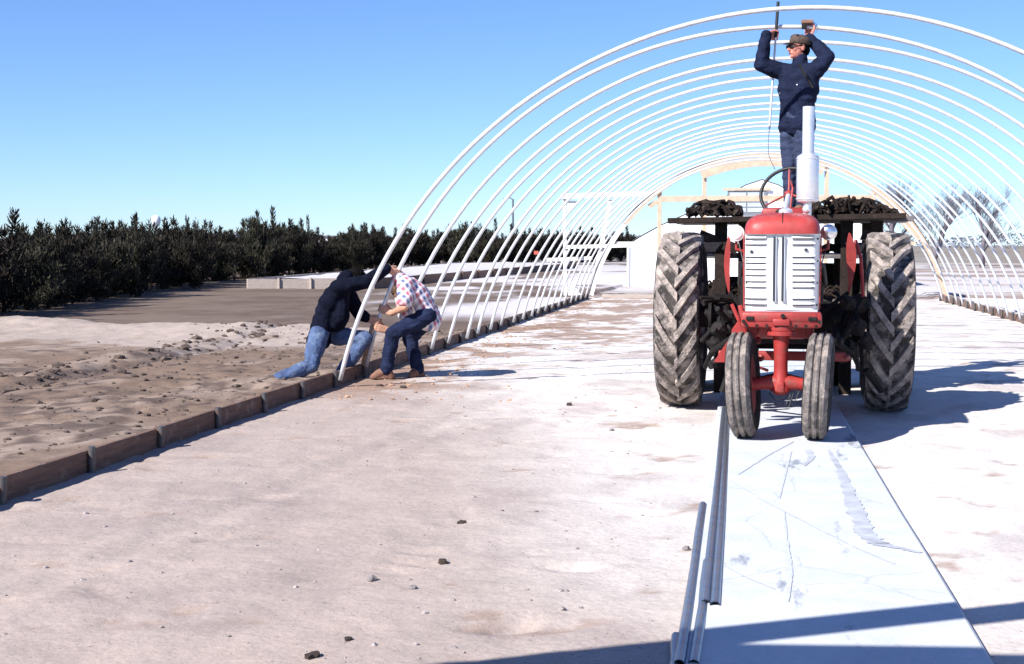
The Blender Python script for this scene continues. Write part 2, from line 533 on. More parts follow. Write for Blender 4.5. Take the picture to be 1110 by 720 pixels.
    ca = me.color_attributes.new('soil', 'FLOAT_COLOR', 'POINT')
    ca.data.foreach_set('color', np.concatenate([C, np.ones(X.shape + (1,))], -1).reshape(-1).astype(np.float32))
    m = bpy.data.materials.new('ground_soil')
    m.use_nodes = True
    nt = m.node_tree
    b = nt.nodes['Principled BSDF']
    b.inputs['Roughness'].default_value = 0.95
    b.inputs['Specular IOR Level'].default_value = 0.15
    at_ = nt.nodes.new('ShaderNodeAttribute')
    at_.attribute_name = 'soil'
    tc = nt.nodes.new('ShaderNodeTexCoord')
    n = nt.nodes.new('ShaderNodeTexNoise')
    n.inputs['Scale'].default_value = 34
    n.inputs['Detail'].default_value = 8
    n.inputs['Roughness'].default_value = 0.75
    nt.links.new(tc.outputs['Object'], n.inputs['Vector'])
    rp = nt.nodes.new('ShaderNodeMapRange')
    rp.inputs[1].default_value, rp.inputs[2].default_value = 0.3, 0.7
    rp.inputs[3].default_value, rp.inputs[4].default_value = 0.84, 1.14
    nt.links.new(n.outputs['Fac'], rp.inputs[0])
    mx = nt.nodes.new('ShaderNodeVectorMath')
    mx.operation = 'SCALE'
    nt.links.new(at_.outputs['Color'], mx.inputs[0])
    nt.links.new(rp.outputs[0], mx.inputs['Scale'])
    nm = nt.nodes.new('ShaderNodeTexNoise')
    nm.inputs['Scale'].default_value = 2.6
    nm.inputs['Detail'].default_value = 6
    nm.inputs['Roughness'].default_value = 0.68
    nt.links.new(tc.outputs['Object'], nm.inputs['Vector'])
    rm = nt.nodes.new('ShaderNodeMapRange')
    rm.inputs[1].default_value, rm.inputs[2].default_value = 0.3, 0.7
    rm.inputs[3].default_value, rm.inputs[4].default_value = 0.88, 1.10
    nt.links.new(nm.outputs['Fac'], rm.inputs[0])
    mx0 = mx
    mx = nt.nodes.new('ShaderNodeVectorMath')
    mx.operation = 'SCALE'
    nt.links.new(mx0.outputs[0], mx.inputs[0])
    nt.links.new(rm.outputs[0], mx.inputs['Scale'])
    # sparse dark specks of grit
    vo = nt.nodes.new('ShaderNodeTexVoronoi')
    vo.inputs['Scale'].default_value = 16
    nt.links.new(tc.outputs['Object'], vo.inputs['Vector'])
    gr = nt.nodes.new('ShaderNodeValToRGB')
    gr.color_ramp.elements[0].position, gr.color_ramp.elements[1].position = 0.06, 0.12
    gr.color_ramp.elements[0].color = (0.55, 0.5, 0.48, 1)
    gr.color_ramp.elements[1].color = (1, 1, 1, 1)
    nt.links.new(vo.outputs['Distance'], gr.inputs[0])
    mm = nt.nodes.new('ShaderNodeMixRGB')
    mm.blend_type = 'MULTIPLY'
    mm.inputs[0].default_value = 0.8
    nt.links.new(mx.outputs[0], mm.inputs[1])
    nt.links.new(gr.outputs[0], mm.inputs[2])
    nt.links.new(mm.outputs[0], b.inputs['Base Color'])
    nb = nt.nodes.new('ShaderNodeTexNoise')
    nb.inputs['Scale'].default_value = 9
    nb.inputs['Detail'].default_value = 7
    nb.inputs['Roughness'].default_value = 0.62
    nt.links.new(tc.outputs['Object'], nb.inputs['Vector'])
    bp = nt.nodes.new('ShaderNodeBump')
    bp.inputs['Strength'].default_value = 0.32
    bp.inputs['Distance'].default_value = 0.045
    nt.links.new(nb.outputs['Fac'], bp.inputs['Height'])
    nt.links.new(bp.outputs[0], b.inputs['Normal'])
    me.materials.append(m)
    o = link('ground', me)
    o['kind'] = 'structure'
    return o


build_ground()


# ------------------------------------------------------------------ concrete walk down the middle
def build_walk():
    m = bpy.data.materials.new('walk_concrete')
    m.use_nodes = True
    nt = m.node_tree
    b = nt.nodes['Principled BSDF']
    b.inputs['Roughness'].default_value = 0.8
    b.inputs['Specular IOR Level'].default_value = 0.25
    tc = nt.nodes.new('ShaderNodeTexCoord')

    def noise(scale, det=6, vec=None):
        n = nt.nodes.new('ShaderNodeTexNoise')
        n.inputs['Scale'].default_value = scale
        n.inputs['Detail'].default_value = det
        n.inputs['Roughness'].default_value = 0.7
        nt.links.new(vec or tc.outputs['Object'], n.inputs['Vector'])
        return n

    def ramp(src, p0, c0, p1, c1):
        r = nt.nodes.new('ShaderNodeValToRGB')
        r.color_ramp.elements[0].position, r.color_ramp.elements[1].position = p0, p1
        r.color_ramp.elements[0].color = (*c0, 1)
        r.color_ramp.elements[1].color = (*c1, 1)
        nt.links.new(src, r.inputs[0])
        return r.outputs[0]

    def mul(a, c):
        x = nt.nodes.new('ShaderNodeMixRGB')
        x.blend_type = 'MULTIPLY'
        x.inputs[0].default_value = 1
        nt.links.new(a, x.inputs[1])
        nt.links.new(c, x.inputs[2])
        return x.outputs[0]
    base = ramp(noise(3).outputs['Fac'], 0.3, (0.50, 0.53, 0.56), 0.7, (0.62, 0.64, 0.65))
    fine = ramp(noise(60).outputs['Fac'], 0.3, (0.88, 0.88, 0.9), 0.6, (1, 1, 1))
    # water and oil runs: warped noise, stretched along the walk
    mp = nt.nodes.new('ShaderNodeMapping')
    mp.inputs['Scale'].default_value = (2.2, 0.55, 1)
    mp.inputs['Rotation'].default_value = (0, 0, 0.35)
    nt.links.new(tc.outputs['Object'], mp.inputs[0])
    st = ramp(noise(1.5, 7, mp.outputs[0]).outputs['Fac'], 0.34, (0.50, 0.52, 0.57), 0.40, (1, 1, 1))
    # fine crazing
    wv = nt.nodes.new('ShaderNodeVectorMath')
    wv.operation = 'MULTIPLY_ADD'
    nn = noise(2.0, 4)
    nt.links.new(nn.outputs['Color'], wv.inputs[0])
    wv.inputs[1].default_value = (0.25, 0.25, 0)
    nt.links.new(tc.outputs['Object'], wv.inputs[2])
    vo = nt.nodes.new('ShaderNodeTexVoronoi')
    vo.feature = 'DISTANCE_TO_EDGE'
    vo.inputs['Scale'].default_value = 0.85
    nt.links.new(wv.outputs[0], vo.inputs['Vector'])
    ck = ramp(vo.outputs['Distance'], 0.001, (0.80, 0.82, 0.85), 0.006, (1, 1, 1))
    c = mul(mul(mul(base, fine), st), ck)
    nt.links.new(c, b.inputs['Base Color'])
    bp = nt.nodes.new('ShaderNodeBump')
    bp.inputs['Strength'].default_value = 0.25
    bp.inputs['Distance'].default_value = 0.01
    nt.links.new(noise(40).outputs['Fac'], bp.inputs['Height'])
    nt.links.new(bp.outputs[0], b.inputs['Normal'])
    mb = MB()
    x0, x1 = -0.17, 0.84
    n = 60
    ys = [-4 + (END_Y + 3.6) * i / n for i in range(n + 1)]
    jl = [0.012 * mnoise.noise(V((i * 1.7, 3.1, 0))) for i in range(n + 1)]
    jr = [0.012 * mnoise.noise(V((i * 1.7, 9.1, 0))) for i in range(n + 1)]
    vs, fs = [], []
    for i, y in enumerate(ys):
        vs += [(x0 + jl[i], y, -0.05), (x0 + jl[i], y, 0.024), (x0 + jl[i] + 0.012, y, 0.030), (x1 + jr[i] - 0.012, y, 0.030), (x1 + jr[i], y, 0.022), (x1 + jr[i], y, -0.05)]
    for i in range(n):
        for k in range(5):
            fs.append((i * 6 + k, i * 6 + k + 1, (i + 1) * 6 + k + 1, (i + 1) * 6 + k))
    mb.add(vs, fs)
    o = mb.build('walkway', m)
    o['kind'] = 'structure'


build_walk()
WALK_Z = 0.030


# ------------------------------------------------------------------ stains on the walk: flat marks with their own outline
def stain(pts, widths, seed):
    mb = MB()
    pts = [V((p[0], p[1], WALK_Z + 0.003)) for p in pts]
    # resample
    sp, sw = [], []
    for i in range(len(pts) - 1):
        for k in range(16):
            t = k / 16
            sp.append(pts[i].lerp(pts[i + 1], t))
            sw.append(widths[i] * (1 - t) + widths[i + 1] * t)
    vs = []
    for i, p in enumerate(sp):
        t = (sp[min(i + 1, len(sp) - 1)] - sp[max(i - 1, 0)]).normalized()
        nrm = V((-t.y, t.x, 0))
        a = sw[i] * (0.75 + 0.6 * mnoise.noise(V((i * .33, seed, 0))) + .35 * mnoise.noise(V((i * 1.1, seed, 3))))
        b = sw[i] * (0.75 + 0.6 * mnoise.noise(V((i * .33, seed + 5, 0))) + .35 * mnoise.noise(V((i * 1.1, seed + 5, 3))))
        vs += [p + nrm * a, p - nrm * b]
    mb.add(vs, [(2 * i, 2 * i + 1, 2 * i + 3, 2 * i + 2) for i in range(len(sp) - 1)])
    return mb


M['damp'] = mat('damp_concrete', (0.41, 0.43, 0.475), 0.75, 0, 0.2, 9)
M['scrape'] = mat('scuffed_concrete', (0.50, 0.525, 0.56), 0.75, 0, 0.1, 20)


def gp(u, v, z=0.03):
    d = at(u, v, 1.0) - V((0, 0, CAM_H))
    return V((0, 0, CAM_H)) + d * ((z - CAM_H) / d.z)


walk = bpy.data.objects['walkway']
stain([gp(898, 488), gp(912, 512), gp(924, 545), gp(938, 578), gp(952, 590), gp(972, 594), gp(1000, 600)], [.012, .035, .055, .06, .055, .03, .02], 1).build('damp_stain', M['damp'], walk)
stain([gp(876, 488), gp(880, 496), gp(872, 506)], [.025, .03, .006], 2).build('damp_stain', M['damp'], walk)
stain([gp(792, 521), gp(830, 544), gp(880, 570), gp(930, 595), gp(972, 613)], [.007, .012, .007, .008, .007], 3).build('scrape_mark', M['scrape'], walk)
stain([gp(850, 555), gp(853, 590), gp(856, 620), gp(854, 655)], [.005, .010, .02, .005], 4).build('scrape_mark', M['scrape'], walk)
stain([gp(845, 540), gp(852, 510), gp(858, 488)], [.005, .010, .006], 5).build('scrape_mark', M['scrape'], walk)
stain([gp(800, 515), gp(830, 495), gp(862, 478)], [.004, .012, .006], 6).build('scrape_mark', M['scrape'], walk)
stain([gp(775, 608), gp(806, 625), gp(842, 640)], [.004, .008, .005], 7).build('scrape_mark', M['scrape'], walk)

# ------------------------------------------------------------------ timber kerbs with their steel sockets
SP = 1.045
Y0 = 8.97                       # the socket nearest the camera that the photo shows in full


def kerb(x, inner, name, label, y_start, n_board):
    k = empty(name, (x, y_start, 0))
    tag(k, label, 'kerb', 'timber kerbs of the tunnel')
    y = 0.0
    i = 0
    while y + y_start < END_Y:
        L = 2.09
        if y + y_start + L > END_Y:
            L = END_Y - y - y_start
        dz = rnd.uniform(-0.008, 0.008)
        dx = rnd.uniform(-0.006, 0.006)
        mb = MB()
        a = V((dx, y + 0.006, 0.06 + dz))
        b = V((dx + rnd.uniform(-0.006, 0.006), y + L - 0.006, 0.06 + dz + rnd.uniform(-0.006, 0.006)))
        mb.beam(a, b, 0.040, 0.165, bev=0.004)
        mb.build('board', M['board'], k)
        y += L
        i += 1
    j = 0
    yy = Y0 - SP * math.ceil((Y0 - y_start) / SP)
    while yy < END_Y:
        if yy > y_start:
            mb = MB()
            ox = inner * 0.046
            tilt = rnd.uniform(-0.012, 0.012)
            mb.tube([V((ox + tilt, yy - y_start, -0.08)), V((ox, yy - y_start, 0.155 + rnd.uniform(-0.01, 0.012)))], 0.024, 10)
            mb.build('steel_socket', M['stub'], k, 40)
        yy += SP
    return k


kerb(KX - 0.02, 1, 'timber_kerb', 'low dark board kerb with steel sockets running up the left side of the tunnel', 0.6, 17)
kerb(RX + 0.02, -1, 'timber_kerb', 'low board kerb along the right side of the tunnel behind the tractor', 0.6, 17)

# ------------------------------------------------------------------ the hoops
HC, HZ, HR = 0.535, -0.98, 4.53


def hoop_pts(cx, cz, r, Y, zl=0.10, zr=0.10, lean=0.0, n=72, seed=0):
    a0 = math.pi - math.asin((zl - cz) / r)
    a1 = math.asin((zr - cz) / r)
    pts = []
    for i in range(n + 1):
        a = a0 + (a1 - a0) * i / n
        z = cz + r * math.sin(a)
        w = 0.012 * mnoise.noise(V((seed * 2.3, i * 0.07, 1.0)))
        pts.append(V((cx + (r + w) * math.cos(a), Y + lean * z + 0.02 * mnoise.noise(V((seed, i * .05, 5))), cz + (r + w) * math.sin(a))))
    return pts


H2 = dict(cx=0.36, cz=-0.77, r=4.335, Y=14.13)
hoops = []
n_h = int((END_Y - 0.3 - 13.15) / SP) + 1
for k in range(n_h):
    Yk = Y0 + SP * (4 + k)
    if k == 1:
        pts = hoop_pts(H2['cx'], H2['cz'], H2['r'], H2['Y'], 0.12, 0.06, 0.0, seed=3)
    else:
        pts = hoop_pts(HC + rnd.uniform(-.02, .02), HZ + rnd.uniform(-.015, .015), HR + rnd.uniform(-.015, .015), Yk, 0.07, 0.07, rnd.uniform(-.004, .004), seed=k)
    mb = MB()
    mb.tube(pts, 0.0218, 10)
    h = mb.build('steel_hoop', M['galv'], None, 'all')
    if k == 0:
        lab = 'pale steel hoop at the near open end, outermost of the tunnel arches'
    elif k == 1:
        lab = 'pale steel hoop that the two bent men are pushing into its socket'
    elif k == n_h - 1:
        lab = 'last pale steel hoop, right before the timber end frame'
    else:
        lab = 'pale steel tunnel hoop, %s counted from the near open end' % ORD[k + 1]
    tag(h, lab, 'hoop', 'steel hoops of the tunnel frame')
    hoops.append(h)


def hoop2(z):
    return V((H2['cx'] - math.sqrt(H2['r'] ** 2 - (z - H2['cz']) ** 2), H2['Y'], z))


# ------------------------------------------------------------------ timber end frame at the far end
def end_frame():
    EY = 36.75
    e = empty('timber_end_frame', (0.6, EY, 0))
    tag(e, 'tan timber arch with posts and rail closing the far end of the tunnel', 'frame')
    cx, cz, r = 0.06, -0.91, 4.70            # local x
    def arc(a0, a1, r0, r1, y0, y1, name, m, n=12):
        mb = MB()
        vs, fs = [], []
        for i in range(n + 1):
            a = R(a0 + (a1 - a0) * i / n)
            for rr, yy in ((r0, y0), (r1, y0), (r1, y1), (r0, y1)):
                vs.append((cx + rr * math.cos(a), yy, cz + rr * math.sin(a)))
        for i in range(n):
            for q in range(4):
                fs.append((i * 4 + q, i * 4 + (q + 1) % 4, (i + 1) * 4 + (q + 1) % 4, (i + 1) * 4 + q))
        fs += [(0, 1, 2, 3), (n * 4 + 3, n * 4 + 2, n * 4 + 1, n * 4)]
        mb.add(vs, fs)
        return mb.build(name, m, e)
    # bent arch boards, butted
    segs = [12, 40, 66, 90, 116, 142, 168]
    for i in range(6):
        arc(segs[i] + .15, segs[i + 1] - .15, r - 0.10 + (0.004 if i % 2 else 0), r + 0.012, -0.02, 0.03, 'arch_board', M['white_lumber'] if i == 5 else M['lumber'])
    arc(12.5, 167.5, r + 0.014, r + 0.034, -0.035, 0.045, 'arch_rib', M['stub'], 60)
    arc(71, 112, r - 0.34, r - 0.11, -0.045, -0.022, 'fascia_board', M['lumber'], 10)
    def post(x, z0, z1, w=0.10, m='lumber'):
        MB().box((x, 0.06, (z0 + z1) / 2), (w, 0.05, z1 - z0), None, 0, 0.004).build('post', M[m], e)
    def top(x):
        return cz + math.sqrt((r - 0.09) ** 2 - (x - cx) ** 2)
    for x in (-2.70, -1.53, 1.60, 2.78):
        post(x, -0.05, top(x) + 0.03, 0.11)
    for a, b in ((-2.64, -1.59), (-1.47, 1.54), (1.66, 2.72)):
        MB().box(((a + b) / 2, 0.055, 2.62), (b - a, 0.04, 0.15), None, 0, 0.004).build('rail', M['lumber'], e)
    MB().beam((2.85, 0.055, 2.75), (3.95, 0.055, 1.55), 0.04, 0.15).build('brace', M['lumber'], e)
    MB().beam((-2.76, 0.055, 2.55), (-2.98, 0.055, 2.42), 0.04, 0.12).build('brace', M['lumber'], e)
    MB().box((-3.3, 0.055, 1.45), (1.1, 0.04, 0.09)).build('rail', M['white_lumber'], e)
    MB().box((3.35, 0.055, 1.45), (1.0, 0.04, 0.09)).build('rail', M['lumber'], e)
    MB().box((-1.9, 0.0, 0.05), (4.6, 0.14, 0.10), None, 0, 0.01).build('sill_board', M['pale_board'], e)
    return e


end_frame()


def white_frame():
    Y = 38.2
    e = empty('white_timber_frame', (at(613, 300, Y).x, Y, 0))
    tag(e, 'white painted timber frame with leaning post left of the far end arch', 'frame')
    ox = e.location.x
    def P(u, v):
        p = at(u, v, Y)
        return V((p.x - ox, 0, p.z))
    MB().beam(P(613, 325), P(612, 211), 0.09, 0.10, up=V((0, 1, 0))).build('post', M['white_lumber'], e)
    a, b = P(662, 217), P(640, 325)
    MB().beam(a, b, 0.12, 0.09, up=V((0, 1, 0))).build('leaning_post', M['white_lumber'], e)
    a, b = P(609, 213), P(712, 210)
    MB().beam(a + V((0, -.1, 0)), b + V((0, -.1, 0)), 0.09, 0.14).build('top_rail', M['white_lumber'], e)
    a, b = P(612, 268), P(688, 266)
    MB().beam(a + V((0, -.1, 0)), b + V((0, -.1, 0)), 0.08, 0.10).build('middle_rail', M['white_lumber'], e)
    MB().prism([P(615, 218) + V((0, -.02, 0)), P(628, 218) + V((0, -.02, 0)), P(615, 234) + V((0, -.02, 0))], (0, .03, 0)).build('gusset', M['white_lumber'], e)
    MB().prism([P(616, 322) + V((0, -.02, 0)), P(632, 322) + V((0, -.02, 0)), P(617, 302) + V((0, -.02, 0))], (0, .03, 0)).build('gusset', M['white_lumber'], e)
    MB().beam(P(590, 282) + V((0, .5, 0)), P(640, 280) + V((0, .5, 0)), 0.05, 0.10).build('side_rail', M['white_lumber'], e)


white_frame()


# ------------------------------------------------------------------ the white greenhouse beyond
def greenhouse():
    Y = 48.0
    hw, L = 4.55, 16.0
    e = empty('plastic_greenhouse', (0.72, Y, 0))
    tag(e, 'white film covered greenhouse standing beyond the far end arch', 'greenhouse')
    prof = [(-hw, 0), (-hw, 1.42), (-hw + .35, 1.66), (-3.4, 2.10), (-2.2, 2.62), (-1.1, 3.12), (-.55, 3.44), (0, 3.62), (.55, 3.44), (1.1, 3.12), (2.2, 2.62), (3.4, 2.10), (hw - .35, 1.66), (hw, 1.42), (hw, 0)]
    MB().prism([(x * .992, 0, z - 0.012) for x, z in prof], (0, 0.06, 0)).build('end_wall', M['siding'], e)
    # film roof and sides, sagging a little between its ribs
    mb = MB()
    n = 33
    vs, fs = [], []
    for i in range(n):
        y = 0.002 + L * i / (n - 1)
        sag = 0.03 if i % 4 == 0 else -0.01
        for x, z in prof:
            k = 1 + sag * 0.35
            vs.append((x * (1.002 + sag * .12), y, z * k - 0.01 + 0.01 * mnoise.noise(V((x, y, z)))))
    w = len(prof)
    for i in range(n - 1):
        for k in range(w - 1):
            fs.append((i * w + k, i * w + k + 1, (i + 1) * w + k + 1, (i + 1) * w + k))
    mb.add(vs, fs)
    mb.build('film_cover', M['plastic'], e, 'all')
    for k in range(0, 13):                        # clapboards over the middle of the end wall, each its own board
        z = 0.12 + k * 0.17
        half = 1.28
        MB().box((-0.35, -0.018, z), (2.5, 0.02, 0.155), Matrix.Rotation(R(4), 3, 'X')).build('clapboard', M['siding'], e)
    vt = MB().box((-0.5, -0.05, 2.86), (1.30, 0.05, 0.78)).build('vent', M['vent'], e)
    for k in range(4):
        for j in range(2):
            MB().box((-0.5 + (j - .5) * 0.60, -0.082, 2.60 + k * 0.175), (0.55, 0.012, 0.135)).build('pane', M['glass'], vt)
    MB().box((-0.5, -0.1, 3.30), (1.6, 0.04, 0.09), None, 0, .01).build('vent_hood', M['lumber'], e)
    for x in (-hw + .02, hw - .02):
        MB().box((x, -0.03, 0.7), (0.08, 0.05, 1.5)).build('corner_trim', M['siding'], e)
    # door
    d = MB().box((2.0, -0.035, 1.0), (0.95, 0.04, 2.0)).build('door', M['siding'], e)
    MB().box((1.65, -0.07, 1.0), (0.04, 0.03, 0.14)).build('handle', M['vent'], d)


greenhouse()


# ------------------------------------------------------------------ raised bed edged with boards, left of the tunnel
def raised_bed():
    A = gp(268, 314, 0)
    A = V((A.x, A.y, 0))
    Bp = V((-11.6, 43.2, 0))
    Cp = V((-9.9, 84.0, 0))
    Dp = V((-17.5, 86.0, 0))
    e = empty('raised_bed', A)
    tag(e, 'long raised gravel bed edged with boards between the tunnel and the hedge', 'raised bed')
    pts = [A, Bp, Cp, Dp]
    H = 0.34
    mb = MB()
    # gravel fill, slightly humped
    n, m_ = 12, 40
    vs, fs = [], []
    for i in range(n + 1):
        for j in range(m_ + 1):
            s, t = i / n, j / m_
            p = (A * (1 - s) + Bp * s) * (1 - t) + (Dp * (1 - s) + Cp * s) * t
            z = H - 0.05 + 0.05 * math.sin(math.pi * s) + 0.06 * mnoise.noise(V((p.x, p.y, 0)) * 0.8)
            vs.append((p.x - A.x, p.y - A.y, z))
    for i in range(n):
        for j in range(m_):
            a = i * (m_ + 1) + j
            fs.append((a, a + m_ + 1, a + m_ + 2, a + 1))
    mb.add(vs, fs)
    mb.build('gravel_fill', M['gravel'], e, 'all')
    def edge(p, q, m, cnt):
        for k in range(cnt):
            a = p.lerp(q, k / cnt) - A
            b = p.lerp(q, (k + 1) / cnt) - A
            d = (b - a).normalized() * 0.02
            dz = rnd.uniform(-.015, .015)
            MB().beam(a + d + V((0, 0, H / 2 + dz)), b - d + V((0, 0, H / 2 + dz)), 0.05, H).build('edge_board', M[m], e)
            MB().box(b + (V((0, -.06, 0)) if m == 'pale_board' else V((.06, 0, 0))) + V((0, 0, H / 2)), (0.07, 0.05, H + .06)).build('edge_stake', M[m], e)
    edge(A, Bp, 'pale_board', 4)  # paler boards put the sunlight on the front into their colour
    edge(Bp, Cp, 'board', 14)  # darker boards paint the shade of the side turned from the sun
    edge(A, Dp, 'pale_board', 10)


raised_bed()

# ------------------------------------------------------------------ loose pipes beside the walk
def loose_pipe(a, b, r, label, m='pipe'):
    e = empty('steel_pipe', a)
    tag(e, label, 'pipe', 'loose steel pipes beside the concrete walk')
    d = b - a
    mid = d * .5 + V((0.004, 0, -0.003))
    x = MB()
    x.tube([V((0, 0, 0)), d * .25 + V((.003, 0, 0)), mid, d * .75, d], r, 16, cap=False)
    x.tube([d, d * .75, mid, d * .25 + V((.003, 0, 0)), V((0, 0, 0))], r * .84, 16, cap=False)
    n = d.normalized()
    x.build('pipe_wall', M[m], e, 50)
    x = MB()
    x.tube([n * 0.03, n * 0.04], r * .83, 16)
    x.build('bore', M['hole'], e)
    x = MB()
    x.tube([d - n * 0.04, d - n * 0.03], r * .83, 16)
    x.build('bore', M['hole'], e)


rp = 0.0215
loose_pipe(gp(775, 658, rp + .004), gp(789, 440, rp + .004), rp, 'long bluish steel pipe hugging the left edge of the concrete walk')
loose_pipe(gp(764, 656, rp + .002), gp(785, 443, rp + .002), rp, 'bluish steel pipe with open dark end, just left of the long edge pipe')
loose_pipe(gp(736, 722, rp), gp(762, 548, rp), rp, 'nearest bluish steel pipe, its far end stopping halfway along the walk')
loose_pipe(gp(728, 740, rp * .8), gp(733, 690, rp * .8), rp * .8, 'short stub of pipe at the bottom edge beside the nearest pipe')
loose_pipe(gp(752, 722, rp), gp(767, 610, rp), rp, 'bluish pipe half hidden in shadow between nearest pipe and walk')


# ------------------------------------------------------------------ tractor
def tractor():
    T = empty('tractor', (0.295, 9.95, 0), -R(2.0))
    tag(T, 'red row-crop tractor with white grille facing the camera on the walk', 'tractor')
    W = WALK_Z
    # ---- grille shell, curved in plan
    def gy(x):
        a = abs(x)
        return -0.035 - 0.03 * (1 - (a / 0.25) ** 2) if a < 0.2 else -0.0458 + 0.05 * ((a - 0.2) / 0.05) ** 2
    hw = 0.262
    xs = [-hw + 2 * hw * i / 28 for i in range(29)]
    zt, zb = 1.478, 0.945
    mb = MB()
    vs, fs = [], []
    rows = 6
    plan = [(-hw, 0.30)] + [(x, gy(x) + 0.03) for x in xs] + [(hw, 0.30)]
    for j in range(rows + 1):
        t = j / rows
        z = zb + (zt - zb) * t
        bulge = -0.012 * math.sin(math.pi * t)
        for x, y in plan:
            vs.append((x * (0.985 + 0.015 * t), y + (bulge if y < .2 else 0), z))
    w = len(plan)
    for j in range(rows):
        for i in range(w - 1):
            fs.append((j * w + i, j * w + i + 1, (j + 1) * w + i + 1, (j + 1) * w + i))
    mb.add(vs, fs)
    g = mb.build('grille', M['cream'], T, 50)
    def gpt(u, v):
        p = at(u, v, 9.92)
        return p.x - 0.282, p.z
    def slit(x0, x1, z, h=0.010):
        # a dark slot with a pressed lip above it
        xm = (x0 + x1) / 2
        sb = MB()
        n = 6
        vs = []
        for i in range(n + 1):
            x = x0 + (x1 - x0) * i / n
            y = gy(x) + 0.03 - 0.012
            vs += [(x, y - .003, z - h / 2), (x, y - .003, z + h / 2), (x, y + .02, z + h / 2), (x, y + .02, z - h / 2)]
        fs = [(0, 1, 2, 3), (4 * n + 3, 4 * n + 2, 4 * n + 1, 4 * n)]
        for i in range(n):
            for q in range(4):
                fs.append((i * 4 + q, i * 4 + (q + 1) % 4, (i + 1) * 4 + (q + 1) % 4, (i + 1) * 4 + q))
        sb.add(vs, fs)
        sb.build('louvre_slot', M['slit'], g)
        lb = MB()
        vs = []
        for i in range(n + 1):
            x = x0 - .004 + (x1 - x0 + .008) * i / n
            y = gy(x) + 0.03 - 0.012
            vs += [(x, y - .002, z + h / 2 + .012), (x, y - .007, z + h / 2 + .002), (x, y - .006, z + h / 2 - .001), (x, y + .01, z + h / 2 + .003)]
        lb.add(vs, fs)
        lb.build('louvre_lip', M['cream'], g)
    for v in (259, 265.5, 279, 285.4, 292.3, 298.8, 305.5, 311.8, 324, 330.4):
        z = gpt(815, v)[1]
        slit(gpt(806, v)[0], gpt(828, v)[0], z)
        slit(gpt(857, v)[0], gpt(881, v)[0], z)
    for u in (837.3, 846.6):
        x = gpt(u, 290)[0]
        z0, z1 = gpt(u, 326.5)[1], gpt(u, 257)[1]
        MB().box((x, gy(x) + 0.03 - .012, (z0 + z1) / 2), (0.017, 0.03, z1 - z0), None, 0, .004).build('vertical_slot', M['slit'], g)
        MB().box((x + .012, gy(x) + 0.03 - .014, (z0 + z1) / 2), (0.005, 0.026, z1 - z0 + .01)).build('slot_trim', M['silver'], g)
    for u, v in ((812.8, 273), (871.8, 271)):
        x, z = gpt(u, v)
        MB().lathe([(0.0125, -.018), (0.0125, .02)], (x, gy(x) + 0.03, z), 'Y', 14).build('round_hole', M['slit'], g)
    MB().box((0, 0.02, zb - .006), (0.50, 0.09, 0.016), None, 0, .004).build('lower_trim', M['silver'], g)
    # ---- hood
    mb = MB()
    secs = [(-0.062, .150, .030), (-0.052, .205, .075), (-0.030, .238, .108), (0.01, .255, .128), (0.10, .264, .146), (0.30, .266, .156), (0.8, .266, .165), (1.35, .262, .17), (1.42, .25, .15)]
    n = 22
    vs, fs = [], []
    for y, w_, h in secs:
        for i in range(n + 1):
            t = math.pi * i / n
            c, s = math.cos(t), math.sin(t)
            vs.append((w_ * math.copysign(abs(c) ** 0.55, c), y, 1.479 + h * abs(s) ** 0.62))
    for j in range(len(secs) - 1):
        for i in range(n):
            fs.append((j * (n + 1) + i, j * (n + 1) + i + 1, (j + 1) * (n + 1) + i + 1, (j + 1) * (n + 1) + i))
    fs.append(tuple(range(n, -1, -1)))
    fs.append(tuple((len(secs) - 1) * (n + 1) + i for i in range(n + 1)))
    mb.add(vs, fs)
    h = mb.build('hood', M['hoodred'], T, 60)
    MB().tube([(0, y, 1.479 + hh + .0035) for y, w_, hh in secs[1:]], .003, 6).build('hood_seam', M['iron'], h)
    for s in (-1, 1):
        MB().box((s * .256, 0.80, 1.33), (0.012, 0.98, 0.29), None, 0, .004).build('hood_side', M['red'], h)
    mb = MB()
    mb.lathe([(.05, 1.60), (.05, 1.655), (.035, 1.675), (0.01, 1.68)], (-.01, .86, 0), 'Z', 18)
    mb.build('fuel_cap', M['iron'], h, 40)
    # ---- bolster under the grille
    mb = MB()
    mb.box((0, 0.14, 0.875), (0.56, 0.40, 0.115), None, 0, .025)
    mb.box((0, -0.04, 0.895), (0.50, 0.06, 0.07), None, 0, .02)
    mb.box((0, -0.075, 0.86), (0.12, 0.03, 0.05), None, 0, .01)
    b = mb.build('front_bolster', M['red'], T, 40)
    for s in (-1, 1):
        MB().box((s * .215, -0.068, 0.885), (0.06, 0.02, 0.03), None, 0, .008).build('bolster_slot', M['iron'], b)
        MB().lathe([(.013, -.02), (.013, .0)], (s * .262, -.06, .865), 'Y', 8).build('bolt_head', M['iron'], b)
    MB().lathe([(.016, -.03), (.016, .0)], (0.01, -.07, .905), 'Y', 6).build('crank_stud', M['iron'], b)
    # ---- trim, hoses and fittings that break up the front
    MB().tube([(x, gy(x) + .028, 1.482) for x in [-.255 + .51 * i / 20 for i in range(21)]], .006, 6).build('hood_edge_trim', M['silver'], T)
